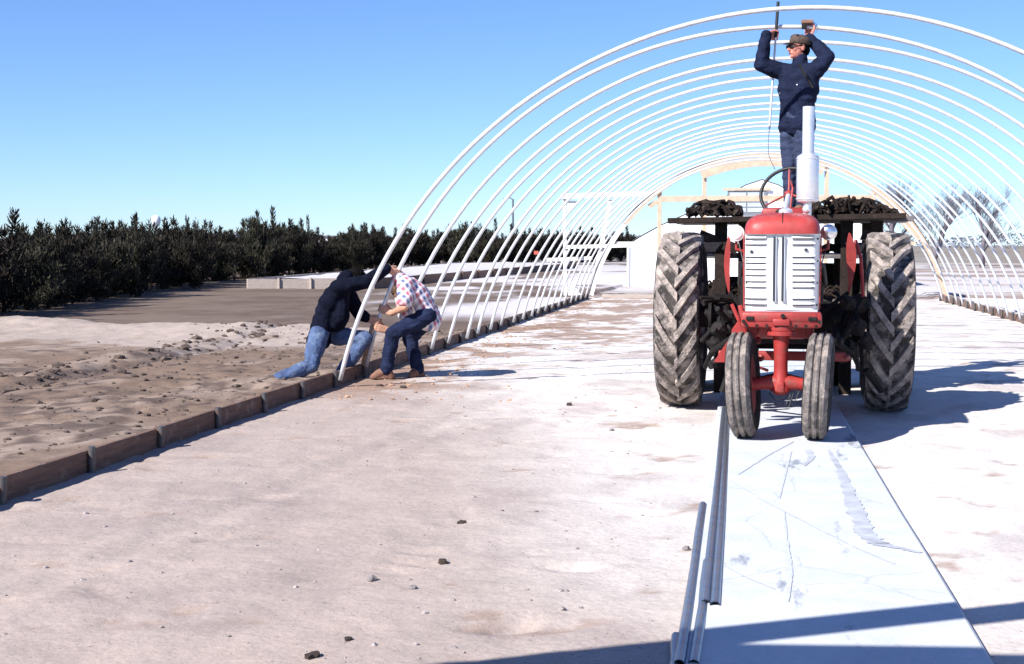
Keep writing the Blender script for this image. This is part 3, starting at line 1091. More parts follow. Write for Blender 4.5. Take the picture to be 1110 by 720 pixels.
    for s in (-1, 1):
        MB().tube([(s * .262, .04, .95), (s * .267, .045, 1.2), (s * .268, .05, 1.47)], .006, 6).build('grille_flange', M['red'], T)
        for q in range(4):
            MB().lathe([(.007, -.006), (.007, .004)], (s * .245, gy(.245) + .022, .98 + q * .155), 'Y', 8).build('grille_screw', M['iron'], g)
        MB().tube([(s * .16, .32, 1.30), (s * .29, .40, 1.25), (s * .31, .55, 1.12), (s * .22, .7, 1.0)], .022, 10).build('radiator_hose', M['black'], T, 'all')
        MB().tube([(s * .33, .80, 1.42), (s * .30, .76, 1.30), (s * .27, .7, 1.18)], .005, 6).build('lamp_wire', M['black'], T)
        MB().tube([(s * .05, .12, .47), (s * .24, .14, .42)], .013, 8).build('tie_rod', M['iron'], T)
        for q in range(3):
            MB().lathe([(.011, -.012), (.011, .01)], (s * (.10 + .07 * q), -.068, .835), 'Y', 6).build('bolt_head', M['iron'], b)
    # ---- pedestal and axle
    mb = MB()
    mb.lathe([(.10, .765), (.10, .79), (.085, .80), (.060, .77), (.052, .70), (.048, .55), (.05, .46), (.066, .42), (.07, .37), (.04, .34)], (0, 0.02, 0), 'Z', 24)
    mb.lathe([(.095, .80), (.095, .83)], (0, 0.02, 0), 'Z', 20)
    p = mb.build('steering_pedestal', M['red'], T, 40)
    for a in range(6):
        aa = a * math.pi / 3
        MB().lathe([(.012, .828), (.012, .845)], (.078 * math.cos(aa), .02 + .078 * math.sin(aa), 0), 'Z', 6).build('bolt_head', M['iron'], p)
    mb = MB()
    mb.tube([(-.25, .02, .405), (-.12, .02, .42), (-.07, .02, .425), (.07, .02, .425), (.12, .02, .42), (.25, .02, .405)], [.04, .045, .052, .052, .045, .04], 16)
    mb.box((-.0, -.035, .40), (.05, .04, .08), None, 0, .01)
    mb.build('front_axle', M['red'], T, 40)
    mb = MB()
    mb.tube([(-.08, -.045, .36), (-.03, -.06, .31), (.03, -.055, .33), (.1, -.04, .30), (.13, 0, .37)], .004, 6)
    mb.tube([(.07, -.03, .35), (.04, -.05, .28), (.06, -.06, .26), (.09, -.03, .36)], .003, 6)
    mb.build('hanging_wire', M['black'], T)
    # ---- front wheels
    def front_wheel(x, name_mat, yaw):
        wob = empty('front_wheel', (x, 0.02, 0.378 + W), 0, T)
        s = -1 if x < 0 else 1
        wob.rotation_euler = (0, s * R(3.0), yaw)
        prof = [(.205, -.060), (.235, -.078), (.29, -.090), (.335, -.083), (.358, -.070)]
        # three ribs with two grooves
        prof += [(.374, -.060), (.376, -.040), (.371, -.034), (.358, -.028), (.358, -.020), (.374, -.013), (.379, 0), (.374, .013), (.358, .020), (.358, .028), (.371, .034), (.376, .040), (.374, .060)]
        prof += [(.358, .070), (.335, .083), (.29, .090), (.235, .078), (.205, .060)]
        tb = MB()
        tb.lathe(prof, (0, 0, 0), 'X', 56, closed=True)
        tb.build('tyre', M['tyre'], wob, 30)
        for sg in (-1, 1):
            sb = MB()
            sb.lathe([(.215, sg * .0745), (.238, sg * .0815), (.29, sg * .0925), (.325, sg * .0885)], (0, 0, 0), 'X', 48)
            me = sb
            me.f = me.f[:-2]
            me.m = me.m[:-2]
            me.build('sidewall', M['side'], wob, 'all')
        rb = MB()
        rb.lathe([(.208, -.068), (.215, -.062), (.185, -.05), (.17, -.01), (.06, -s * .015 - .005), (.06, .04), (.17, .02), (.185, .05), (.215, .062), (.208, .068)], (0, 0, 0), 'X', 40)
        rb.build('rim', M['red'], wob, 30)
        hb = MB()
        hb.lathe([(.0, -.085), (.035, -.08), (.05, -.05), (.06, .0), (.05, .05), (.035, .08), (.0, .085)], (0, 0, 0), 'X', 20)
        hb.build('hub', M['red'], wob, 40)
    front_wheel(-.262, None, R(-5))
    front_wheel(.262, None, R(-4.0))
    # ---- engine, frame, axle housing
    mb = MB()
    mb.box((0, .80, 1.05), (.36, 1.05, .50), None, 0, .03)
    mb.box((-.20, .75, 1.12), (.08, .5, .14), None, 0, .02)
    mb.lathe([(.06, -.12), (.07, .12)], (.24, .55, 1.1), 'Z', 16)
    mb.lathe([(.05, .0), (.05, .22)], (-.25, .45, .95), 'Z', 16)
    mb.lathe([(.17, .30), (.17, .33)], (0, 0, 1.15), 'Y', 20)
    mb.build('engine', M['iron'], T, 30)
    mb = MB()
    for s in (-1, 1):
        mb.box((s * .20, .85, .80), (.06, 1.3, .14), None, 0, .01)
    mb.box((0, 1.65, .86), (.42, .75, .42), None, 0, .05)
    mb.build('frame_casting', M['red'], T, 30)
    mb = MB()
    mb.lathe([(.10, -.72), (.11, -.5), (.15, -.3), (.24, -.2), (.24, .2), (.15, .3), (.11, .5), (.10, .72)], (0, 2.2, .79), 'X', 24)
    mb.build('rear_axle_housing', M['iron'], T, 40)
    # ---- rear wheels
    lugs = []
    for s in (-1, 1):
        lb = MB()
        n = 5
        vs, fs = [], []
        for i in range(n + 1):
            t = i / n
            x = s * (-.012 + .185 * t)
            a = R(1.0 + 17 * t + 4 * t * t)
            rt = .768 - .006 * t - .02 * max(0, t - .75) * 4
            rb = .69 - .03 * t
            hw_ = R(2.9 + .45 * t)
            for aa, rr in ((a - hw_ * 1.35, rb), (a - hw_, rt), (a + hw_, rt), (a + hw_ * 1.35, rb)):
                vs.append((x, -rr * math.cos(aa), rr * math.sin(aa)))
        for i in range(n):
            for q in range(3):
                fs.append((i * 4 + q, i * 4 + q + 1, (i + 1) * 4 + q + 1, (i + 1) * 4 + q))
        fs += [(0, 1, 2, 3), (n * 4 + 3, n * 4 + 2, n * 4 + 1, n * 4)]
        lb.add(vs, fs)
        lugs.append(lb.mesh('lug', M['lug'], 25))
    tb = MB()
    tprof = [(.48, -.125), (.52, -.165), (.60, -.19), (.655, -.187), (.69, -.172), (.712, -.12), (.72, -.05), (.72, .05), (.712, .12), (.69, .172), (.655, .187), (.60, .19), (.52, .165), (.48, .125)]
    tb.lathe(tprof, (0, 0, 0), 'X', 64, closed=True)
    tyre_me = tb.mesh('tyre', M['carcass'], 35)
    sw = []
    for sg in (-1, 1):
        sb = MB()
        sb.lathe([(.487, sg * .131), (.524, sg * .1685), (.60, sg * .1935), (.648, sg * .191)], (0, 0, 0), 'X', 56)
        sb.f = sb.f[:-2]
        sb.m = sb.m[:-2]
        sw.append(sb.mesh('sidewall', M['side'], 'all'))
    rb = MB()
    rb.lathe([(.49, -.135), (.50, -.12), (.45, -.10), (.44, .0), (.30, .03), (.12, .06), (.12, .10), (.30, .06), (.44, .03), (.45, .10), (.50, .12), (.49, .135)], (0, 0, 0), 'X', 40)
    rim_me = rb.mesh('rim', M['red'], 30)
    hb = MB()
    hb.lathe([(.0, -.10), (.09, -.09), (.12, .0), (.12, .11), (.06, .14), (.0, .15)], (0, 0, 0), 'X', 20)
    hub_me = hb.mesh('hub', M['iron'], 30)
    for x in (-.865, .865):
        we = empty('rear_wheel', (x, 2.2, .757), 0, T)
        link('tyre', tyre_me, we)
        for q in sw:
            link('sidewall', q, we)
        link('rim', rim_me, we)
        link('hub', hub_me, we)
        N = 20
        ph0 = rnd.uniform(0, .1)
        for k in range(N):
            for s in (0, 1):
                l = link('lug', lugs[s], we)
                l.rotation_euler = (2 * math.pi * (k + .5 * s) / N + ph0 + rnd.uniform(-.012, .012), 0, 0)
                l.scale = (rnd.uniform(.95, 1.02), *[rnd.uniform(.978, 1.004)] * 2)
    # ---- fenders: narrow curved shields inside each rear wheel
    for s in (-1, 1):
        mb = MB()
        vs, fs = [], []
        n = 18
        for i in range(n + 1):
            a = R(62 + 58 * i / n)
            wd = .035 + .05 * math.sin(math.pi * i / n)
            for rr in (.83,):
                y, z = 2.2 - rr * math.cos(a), .76 + rr * math.sin(a) * .80
                vs += [(s * .60 - wd, y, z), (s * .60 + wd, y, z), (s * .60 + wd, y + .012, z - .012), (s * .60 - wd, y + .012, z - .012)]
        for i in range(n):
            for q in range(4):
                fs.append((i * 4 + q, i * 4 + (q + 1) % 4, (i + 1) * 4 + (q + 1) % 4, (i + 1) * 4 + q))
        fs += [(0, 1, 2, 3), (n * 4 + 3, n * 4 + 2, n * 4 + 1, n * 4)]
        mb.add(vs, fs)
        mb.build('fender', M['iron'], T, 40)
        # curved red shield blade standing up in front of the rear wheel
        x = s * (.43 if s < 0 else .52)
        out = []
        hgt = .50
        for i in range(11):
            t = i / 10
            out.append((x + s * .02 * math.sin(math.pi * t), 1.5, 1.50 - hgt * t))
        mb = MB()
        wid = [.006, .022, .034, .04, .04, .036, .03, .024, .018, .012, .005] if s > 0 else [.004, .012, .018, .022, .024, .024, .022, .02, .016, .01, .005]
        vs, fs = [], []
        for i, q in enumerate(out):
            vs += [(q[0] - wid[i], q[1], q[2]), (q[0] + wid[i], q[1], q[2]), (q[0] + wid[i], q[1] + .012, q[2]), (q[0] - wid[i], q[1] + .012, q[2])]
        for i in range(10):
            for q in range(4):
                fs.append((i * 4 + q, i * 4 + (q + 1) % 4, (i + 1) * 4 + (q + 1) % 4, (i + 1) * 4 + q))
        fs += [(0, 1, 2, 3), (43, 42, 41, 40)]
        mb.add(vs, fs)
        mb.build('shield_blade', M['red'], T, 40)
        MB().tube([(x, 1.51, 1.02), (s * .30, 1.5, .85)], .016, 8).build('blade_arm', M['iron'], T)
    # ---- exhaust
    mb = MB()
    ex, ey = .178, .66
    mb.lathe([(.030, 1.60), (.030, 1.71), (.075, 1.725), (.082, 1.74), (.082, 2.05), (.077, 2.065), (.05, 2.08), (.043, 2.09), (.043, 2.43), (.039, 2.43), (.039, 2.40)], (ex, ey, 0), 'Z', 32)
    x = mb.build('exhaust_stack', M['silver'], T, 40)
    for z in (1.745, 2.045):
        MB().lathe([(.0835, z - .006), (.0855, z - .003), (.0855, z + .003), (.0835, z + .006)], (ex, ey, 0), 'Z', 32, closed=True).build('muffler_band', M['silver'], x, 40)
    MB().lump((ex - .005, ey - .16, 1.665), .035, 4, amp=.05).build('air_cleaner_cap', M['silver'], T, 'all')
    MB().lathe([(.05, 1.60), (.05, 1.66), (.02, 1.675), (0.0, 1.676)], (.02, .45, 0), 'Z', 20).build('radiator_cap', M['silver'], T, 40)
    # ---- steering wheel on its column
    sc = V((.035, 1.55, 1.83))
    tilt = Matrix.Rotation(R(62), 3, 'X') @ Matrix.Rotation(R(0), 3, 'Y')
    tilt = Matrix.Rotation(R(-14), 3, 'Z') @ tilt
    ring = [sc + tilt @ V((.225 * math.cos(a), .225 * math.sin(a), 0)) for a in [2 * math.pi * i / 40 for i in range(40)]]
    mb = MB()
    mb.tube(ring + ring[:2], .014, 10, cap=False)
    sw_ = mb.build('steering_wheel', M['black'], T, 'all')
    for k in range(3):
        a = R(95 + 120 * k)
        MB().tube([sc + tilt @ V((0, 0, .0 - .02)), sc + tilt @ V((.22 * math.cos(a), .22 * math.sin(a), 0))], .008, 8).build('spoke', M['red'], sw_)
    MB().lump(sc + tilt @ V((0, 0, -.015)), .038, 1, (1, 1, .6), .05).build('wheel_hub', M['red'], sw_, 'all')
    MB().tube([sc + tilt @ V((0, 0, -.02)), (0.0, 1.25, 1.60)], .022, 10).build('steering_column', M['silver'], T, 40)
    MB().box((0, 1.36, 1.60), (.34, .10, .20), None, 0, .03).build('dash', M['red'], T, 40)
    MB().tube([(.05, 1.38, 1.66), (.07, 1.43, 1.86), (.05, 1.44, 1.92)], .008, 8).build('throttle_lever', M['red'], T)
    # ---- headlights
    for u, v, sgn in ((797, 253, -1), (897, 252, 1)):
        p = at(u, v, 10.75)
        lx, lz = p.x - .295 - .02, p.z
        ly = .80
        hb = empty('headlight', (lx, ly, lz), 0, T)
        MB().lathe([(.0, .11), (.025, .105), (.045, .08), (.058, .03), (.062, 0.0), (.062, -.012), (.055, -.016)], (0, 0, 0), 'Y', 28).build('lamp_shell', M['chrome'] if sgn > 0 else M['cream'], hb, 40)
        MB().lathe([(.055, -.012), (.045, -.024), (.025, -.031), (.0, -.034)], (0, 0, 0), 'Y', 28).build('lamp_lens', M['lens'] if sgn < 0 else M['chrome'], hb, 60)
        MB().tube([(0, .03, -.05), (0, .03, -.12), (-sgn * .12, .05, -.16)], .012, 8).build('lamp_bracket', M['red'], hb)
    # ---- tool-bar brackets low on both sides
    def br(poly, y, th, m='red'):
        MB().prism([(a, y, b_) for a, b_ in poly], (0, th, 0)).build('bracket_plate', M[m], T)
    br([(-.36, .78), (-.28, .90), (-.24, .80), (-.27, .62), (-.36, .60)], .35, .03)
    br([(-.50, .52), (-.40, .68), (-.33, .52)], .55, .03)
    mb = MB()
    mb.tube([(-.30, .30, .96), (-.27, .28, .84), (-.25, .3, .72)], .018, 8)
    mb.tube([(-.36, .30, .97), (-.31, .30, .86), (-.27, .32, .78)], .014, 8)
    mb.build('lift_arm', M['red'], T)
    mb = MB()
    mb.box((0, .75, .56), (.95, .07, .07), None, 0, .01)
    mb.tube([(-.2, .7, .60), (-.17, .66, .48), (-.1, .7, .45)], .012, 8)
    mb.build('tool_bar', M['red'], T, 30)
    for k, (x, z) in enumerate(((-.20, .78), (-.17, .70), (-.19, .63), (-.15, .57), (.42, .70), (.47, .58))):
        MB().lump((x, .4, z), .028, k + 3, amp=.3).build('clamp_nut', M['red'] if k % 2 else M['iron'], T)
    for s in (-1, 1):
        MB().tube([(s * .30, .6, .75), (s * .55, 1.2, .55), (s * .62, 1.5, .40)], .022, 8).build('drag_arm', M['iron'], T)
        fb = MB()
        fr_ = random.Random(31 + s)
        for q in range(16):
            a_ = V((s * fr_.uniform(.36, .66), fr_.uniform(1.1, 1.7), fr_.uniform(.42, .98)))
            fb.tube([a_, a_ + V((fr_.gauss(0, .10), fr_.gauss(0, .1), fr_.gauss(0, .16)))], fr_.uniform(.012, .035), 8)
        for q in range(9):
            fb.lump((s * fr_.uniform(.38, .64), fr_.uniform(1.25, 1.7), fr_.uniform(.5, .95)), fr_.uniform(.04, .08), q, amp=.5)
        for q in range(3):
            fb.lathe([(.09 + .02 * q, -.012), (.09 + .02 * q, .012)], (s * (.44 + .07 * q), 1.5, .62 + .1 * q), 'X', 14)
        fb.build('tool_frame', M['iron'], T, 30)
    MB().box((0, 2.35, 1.18), (.46, .30, .30), None, 0, .04).build('hydraulic_housing', M['iron'], T, 30)
    MB().tube([(.62, 1.2, 1.0), (.60, 1.25, 1.3), (.56, 1.3, 1.44)], .014, 8).build('red_lever', M['red'], T)
    return T


tractor()


# ------------------------------------------------------------------ the rack carried behind the tractor
RACK = empty('plank_rack', (0.44, 13.8, 0))
tag(RACK, 'grimy three-tier plank rack mounted behind the tractor', 'rack')
DECK_Z = 1.675
def rack():
    x0, x1 = -1.02, 1.10
    for k in range(5):                      # deck planks across, each one a plank
        y = -.62 + k * .27
        mb = MB()
        mb.beam((x0 - rnd.uniform(0, .08) + (0.04 if k else -.02), y, DECK_Z - .025 - .02), (x1 + rnd.uniform(-.05, .10), y, DECK_Z - .025 + (.02 if k == 0 else .0)), .25, .05, bev=.004)
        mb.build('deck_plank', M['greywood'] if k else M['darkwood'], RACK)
    for x in (-.62, -.40, .55, .82):
        for y in (-.45, .45):
            MB().box((x, y, .98 - .19), (.11, .09, 1.67), None, 0, .006).build('post', M['darkwood'], RACK)
    for z, th in ((1.30, .05), (.86, .05), (.52, .06)):
        for k in range(3):
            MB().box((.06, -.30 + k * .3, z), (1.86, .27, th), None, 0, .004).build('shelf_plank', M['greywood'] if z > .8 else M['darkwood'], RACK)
    for s, x in ((-1, -.72), (1, .78)):
        MB().beam((x - .1, -.54, 1.50), (x + .26, -.54, 1.36), .05, .10).build('diagonal_brace', M['darkwood'], RACK)
    MB().box((.1, .60, .66), (1.7, .04, .50)).build('dark_fill_board', M['darkwood'], RACK)  # boards added as dark fill where the rack's inside is only shaded
    MB().box((.56, .60, 1.07), (.62, .04, .30)).build('dark_fill_board', M['darkwood'], RACK)
    MB().box((-.42, .60, 1.0), (.40, .04, .16)).build('dark_fill_board', M['darkwood'], RACK)
    MB().box((0.05, -.72, .50), (1.9, .12, .12), None, 0, .01).build('hitch_bar', M['iron'], RACK)
    for s in (-1, 1):
        MB().beam((s * .22, -.7, .5), (s * .22, -1.3, .62), .08, .08).build('hitch_arm', M['iron'], RACK)
    for x in (-.85, .95):                                  # skid legs down to the sand
        MB().box((x, 0, .22), (.10, 1.1, .44), None, 0, .02).build('skid', M['darkwood'], RACK)


rack()


def heap(name, label, cx, cy, z, w, d, h, n, seed, r0=.022, r1=.055):
    rr = random.Random(seed)
    mb = MB()
    for k in range(n * 2):                       # twisted roots and hose ends sticking out of it
        p = V((cx + rr.uniform(-w / 2, w / 2) * .9, cy + rr.uniform(-d / 2, d / 2), z + rr.uniform(.01, .05)))
        hh = h * max(.15, 1 - (2 * (p.x - cx) / w) ** 2) * rr.uniform(.35, 1.0)
        dr = V((rr.gauss(0, 1), rr.gauss(0, .5), 0)).normalized()
        ln = rr.uniform(.08, .26)
        tw = rr.uniform(.0, .05)
        q = [p + dr * ln * t + V((0, tw * math.sin(5 * t + k), hh * math.sin(math.pi * min(1, t * 1.15)) )) for t in (0, .2, .4, .6, .8, 1)]
        q = [V((max(cx - w / 2, min(cx + w / 2, v.x)), v.y, v.z)) + V((.0007 * i, 0, 0)) for i, v in enumerate(q)]
        mb.tube(q, [rr.uniform(.008, .022) for _ in q], 6)
    for k in range(n):
        x = rr.gauss(0, w * .38)
        y = rr.uniform(-d / 2, d / 2)
        r = rr.uniform(r0, r1)
        x = max(-w / 2 + r, min(w / 2 - r, x))
        zz = z + r * .55 + rr.random() * h * max(0, 1 - (2 * x / w) ** 2)
        mb.lump((cx + x, cy + y, zz), r, rr.random() * 50, (rr.uniform(.8, 1.7), rr.uniform(.7, 1.3), rr.uniform(.4, .8)), .75, sub=2)
    o = mb.build(name, M['lump'], None, 50)
    tag(o, label, 'heap', 'dark heaps on the rack', 'stuff')


heap('lump_heap', 'small heap of dark lumps on the left end of the top deck', -.24, 13.35, DECK_Z - .01, .50, .5, .13, 26, 1)
heap('lump_heap', 'long heap of dark lumps on the right end of the top deck', 1.00, 13.4, DECK_Z, .84, .55, .15, 46, 2)
heap('lump_heap', 'dark lumps lying on the middle shelf right of the grille', 1.0, 13.7, 1.325, .80, .6, .05, 26, 3)
heap('lump_heap', 'dark lumps lying on the middle shelf left of the grille', -.05, 13.7, 1.325, .60, .6, .05, 18, 4)
heap('lump_heap', 'dark lumps on the low shelf right of the tractor engine', .95, 13.7, .885, .95, .6, .10, 34, 5)
heap('lump_heap', 'dark lumps on the low shelf left of the tractor engine', -.15, 13.7, .885, .75, .6, .16, 30, 6)


# ------------------------------------------------------------------ people
def cap_mesh(mb, p0, r0, p1, r1, n=12):
    p0, p1 = V(p0), V(p1)
    d = p1 - p0
    if d.length < 1e-5:
        d = V((0, 0, 1e-4))
    t = d.normalized()
    pts, rs = [], []
    for k in range(4):
        a = math.pi / 2 * (1 - k / 4)
        pts.append(p0 - t * r0 * math.sin(a))
        rs.append(max(1e-4, r0 * math.cos(a)))
    pts.append(p0)
    rs.append(r0)
    pts.append(p1)
    rs.append(r1)
    for k in range(1, 5):
        a = math.pi / 2 * k / 4
        pts.append(p1 + t * r1 * math.sin(a))
        rs.append(max(1e-4, r1 * math.cos(a)))
    mb.tube(pts, rs, n)


def ell_mesh(mb, c, rad, rot=None):
    bm = bmesh.new()
    bmesh.ops.create_uvsphere(bm, u_segments=20, v_segments=12, radius=1)
    vs = []
    for q in bm.verts:
        p = V((q.co.x * rad[0], q.co.y * rad[1], q.co.z * rad[2]))
        if rot is not None:
            p = rot @ p
        vs.append(p + V(c))
    bm.verts.index_update()
    fs = [[q.index for q in f.verts] for f in bm.faces]
    bm.free()
    mb.add(vs, fs)


def skin_over(name, shapes, m, parent, voxel=0.008, smooth=4, wr=0.0, wf=11.0, floor=None, inflate=0.0, ceil=None):
    """one continuous surface grown over overlapping limbs"""
    mb = MB()
    for s in shapes:
        if s[0] == 'c':
            cap_mesh(mb, s[1], s[2] + inflate, s[3], s[4] + inflate)
        else:
            ell_mesh(mb, s[1], [q + inflate for q in s[2]], s[3] if len(s) > 3 else None)
    me0 = mb.mesh('tmp', m)
    o = bpy.data.objects.new('tmp', me0)
    COL.objects.link(o)
    md = o.modifiers.new('r', 'REMESH')
    md.mode = 'VOXEL'
    md.voxel_size = voxel
    if smooth:
        ms = o.modifiers.new('s', 'SMOOTH')
        ms.factor = 0.5
        ms.iterations = smooth
    dg = bpy.context.evaluated_depsgraph_get()
    me = bpy.data.meshes.new_from_object(o.evaluated_get(dg))
    bpy.data.objects.remove(o)
    bpy.data.meshes.remove(me0)
    me.name = name
    if wr or floor is not None:
        n = len(me.vertices)
        co = np.empty(n * 3, np.float32)
        no = np.empty(n * 3, np.float32)
        me.vertices.foreach_get('co', co)
        me.vertices.foreach_get('normal', no)
        co, no = co.reshape(-1, 3), no.reshape(-1, 3)
        if wr:
            for i in range(n):
                p = V(co[i])
                q = V((p.x, p.y, p.z * 1.8)) * wf
                k = mnoise.noise(q) + 0.6 * abs(mnoise.noise(q * 1.9 + V((7, 3, 1)))) - .2
                co[i] += no[i] * wr * k
        if floor is not None:
            co[:, 2] = np.maximum(co[:, 2], floor)
        if ceil is not None:
            co[:, 2] = np.minimum(co[:, 2], ceil)
        me.vertices.foreach_set('co', co.ravel())
    me.polygons.foreach_set('use_smooth', [True] * len(me.polygons))
    if not me.materials:
        me.materials.append(m)
    else:
        me.materials[0] = m
    me.update()
    ob = link(name, me, parent)
    return ob


def basis(fwd, up):
    f = V(fwd).normalized()
    u = (V(up) - f * V(up).dot(f)).normalized()
    r = f.cross(u)                       # the person's right
    return f, u, r


def head_shapes(c, fwd, up):
    f, u, r = basis(fwd, up)
    rot = Matrix((r, f, u)).transposed()
    P = lambda x, y, z: V(c) + r * x + f * y + u * z
    s = [('e', P(0, -.012, .025), (.074, .096, .095), rot), ('e', P(0, .022, -.035), (.060, .068, .080), rot),
         ('c', P(0, .060, -.085), .026, P(0, .05, -.08), .03),                 # chin
         ('c', P(0, .094, .004), .009, P(0, .114, -.030), .0125),             # nose
         ('c', P(-.012, .10, -.034), .009, P(.012, .10, -.034), .009),
         ('c', P(-.038, .078, .022), .015, P(.038, .078, .022), .015),        # brow
         ('c', P(-.040, .066, -.025), .019, P(-.036, .06, -.035), .018), ('c', P(.040, .066, -.025), .019, P(.036, .06, -.035), .018),
         ('c', P(-.018, .083, -.060), .011, P(.018, .083, -.060), .011),      # mouth
         ('e', P(-.076, -.008, -.008), (.010, .020, .032), rot), ('e', P(.076, -.008, -.008), (.010, .020, .032), rot)]
    return s, P, rot


def grip(C, A, u, rp=0.0235, sense=1, thumb=1):
    """a fist closed round a pipe; returns shapes and the wrist point"""
    C, A = V(C), V(A).normalized()
    u = (V(u) - A * V(u).dot(A)).normalized()
    e2 = A.cross(u) * sense
    rr = rp + .0095
    def pt(off, deg, k=1.0):
        a = R(deg)
        return C + A * off + (u * math.cos(a) + e2 * math.sin(a)) * rr * k
    wrist = C + u * (rp + .105) - e2 * .004
    s = []
    for i, off in enumerate((-.032, -.011, .010, .030)):
        L = (.86, 1.0, 1.05, .95)[i]
        r0 = (.0085, .0095, .0098, .0092)[i]
        k0 = pt(off, 38, 1.25)
        s.append(('c', wrist + A * off * .45, .021, k0, .0135))
        prev = k0
        for j, dg in enumerate((95, 160, 205 + 30 * (L - .86))):
            q = pt(off * 1.02, dg * L if j == 2 else dg, 1.0)
            s.append(('c', prev, r0 * (1.12 - .08 * j), q, r0 * (1.04 - .08 * j)))
            prev = q
    t0 = wrist + A * thumb * .022 - u * .028 - e2 * .010
    t1 = pt(thumb * .050, -35, 1.30)
    t2 = pt(thumb * .044, -100, 1.12)
    t3 = pt(thumb * .030, -150, 1.05)
    s += [('c', t0, .015, t1, .0125), ('c', t1, .0115, t2, .0105), ('c', t2, .0105, t3, .0085)]
    return s, wrist


def limb(a, ra, b, rb, bulge=None):
    """tapered limb with a muscle belly a third of the way down"""
    a, b = V(a), V(b)
    s = [('c', a, ra, b, rb)]
    if bulge:
        s.append(('c', a.lerp(b, .18), bulge * .97, a.lerp(b, .45), bulge))
    return s


def person(name, label, J, skin, wear, heads, hands, floor_pts, tuck=0.0):
    root = empty(name, J['base'])
    tag(root, label, 'person')
    inv = -V(J['base'])
    def loc(sh):
        return [(s[0], V(s[1]) + inv, s[2], V(s[3]) + inv, s[4]) if s[0] == 'c' else (s[0], V(s[1]) + inv, s[2]) + tuple(s[3:]) for s in sh]
    hl, hr, sl, sr = V(J['hipL']), V(J['hipR']), V(J['shL']), V(J['shR'])
    pel, ch = (hl + hr) / 2, (sl + sr) / 2
    hv, sv = (hr - hl).normalized(), (sr - sl).normalized()
    spine = ch - pel
    fwd = V(J['chest_fwd']).normalized()
    bow = J.get('bow', 0.0)
    def sp(t):
        return pel + spine * t - fwd * bow * math.sin(math.pi * t)
    torso = []
    for t, w, r in ((0.0, .085, .105), (.14, .078, .102), (.30, .070, .098), (.48, .082, .104), (.66, .10, .108), (.82, .105, .098)):
        ax = (hv * (1 - t) + sv * t).normalized()
        torso.append(('c', sp(t) - ax * w, r, sp(t) + ax * w, r))
    for a, b in ((0, .3), (.3, .66), (.66, .86)):
        for s in (-1, 1):
            torso.append(('c', sp(a) + (hv * (1 - a) + sv * a) * s * .07, .095, sp(b) + (hv * (1 - b) + sv * b) * s * .08, .095))
    torso.append(('c', sl.lerp(ch, .15), .068, sr.lerp(ch, .15), .068))
    torso.append(('c', sp(.86), .085, ch + (V(J['neck']) - ch) * .6, .062))
    arms = {}
    for s in 'LR':
        arms[s] = limb(J['sh' + s], .060, J['el' + s], .044, .055) + limb(J['el' + s], .044, J['wr' + s], .030, .043)
    legs = {}
    for s in 'LR':
        legs[s] = limb(J['hip' + s], .092, J['knee' + s], .058, .088) + limb(J['knee' + s], .058, J['ank' + s], .040, .060)
    feet = {}
    for s in 'LR':
        a, t = V(J['ank' + s]), V(J['toe' + s])
        d = (t - a)
        heel = V((a.x, a.y, t.z)) - V((d.x, d.y, 0)).normalized() * .045 if J.get('flat' + s, True) else a - d.normalized() * .05
        feet[s] = [('c', a, .045, heel, .040), ('c', a, .045, a.lerp(t, .55), .045), ('c', heel, .036, t, .034), ('c', a.lerp(t, .6), .046, t, .036)]
    hs, P, hrot = head_shapes(*heads)
    neck = [('c', J['neck'], .058, V(heads[0]) - basis(heads[1], heads[2])[1] * .06 - basis(heads[1], heads[2])[0] * .015, .054)]
    body = [(s[0], s[1], s[2] - .012, s[3], s[4] - .012) for s in torso] + sum(arms.values(), []) + sum(legs.values(), []) + hs + neck
    for s in 'LR':
        body += hands.get(s, [])
        body += [(q[0], q[1], q[2] - .010, q[3], q[4] - .010) for q in feet[s]]
    skin_over('body', loc(body), skin, root, .0062, 2)
    # clothes
    top = torso + [('c', sp(-.10) - hv * .085, .108, sp(-.10) + hv * .085, .108)] if J.get('hem', True) else torso
    sleeve_t = wear.get('sleeve', .97)
    tops = list(top)
    for s in 'LR':
        if sleeve_t >= .9:
            w = V(J['el' + s]).lerp(V(J['wr' + s]), sleeve_t - .04)
            tops += limb(J['sh' + s], .074, J['el' + s], .060, .068) + limb(J['el' + s], .058, w, .044, .054)
        else:
            w = V(J['sh' + s]).lerp(V(J['el' + s]), sleeve_t)
            tops += [('c', J['sh' + s], .078, w, .070)]
    if wear.get('collar', True):
        tops.append(('c', V(J['neck']) - spine.normalized() * .02, .070, V(J['neck']) + spine.normalized() * .025, .066))
    tops += J.get('extra', [])
    skin_over(wear['top_name'], loc(tops), wear['top'], root, .009, 5, wear.get('wr', .011), 9, inflate=wear.get('puff', .016))
    tr = [('c', sp(t) - hv * w, r, sp(t) + hv * w, r) for t, w, r in ((-.02, .085, .104), (.10, .080, .102))]
    for s in 'LR':
        end = V(J['knee' + s]).lerp(V(J['ank' + s]), 1.0 if J.get('flat' + s, True) else .98)
        tr += limb(J['hip' + s], .098, J['knee' + s], .070, .092) + limb(J['knee' + s], .068, end, .058, .064)
    skin_over(wear['leg_name'], loc(tr), wear['leg'], root, .009, 5, .012, 10, inflate=.010)
    for s in 'LR':
        sh = skin_over('boot', loc(feet[s]), wear['boot'], root, .008, 3, .003, 14, floor=(floor_pts[s] - J['base'][2]) if floor_pts.get(s) is not None else None, inflate=.006)
        if floor_pts.get(s) is not None:
            fz_ = floor_pts[s] - J['base'][2]
            skin_over('sole', loc(feet[s][2:]), M['sole'], sh, .010, 1, 0, 14, floor=fz_ - .004, inflate=.012, ceil=fz_ + .024)
    hf, hu, hr_ = basis(heads[1], heads[2])
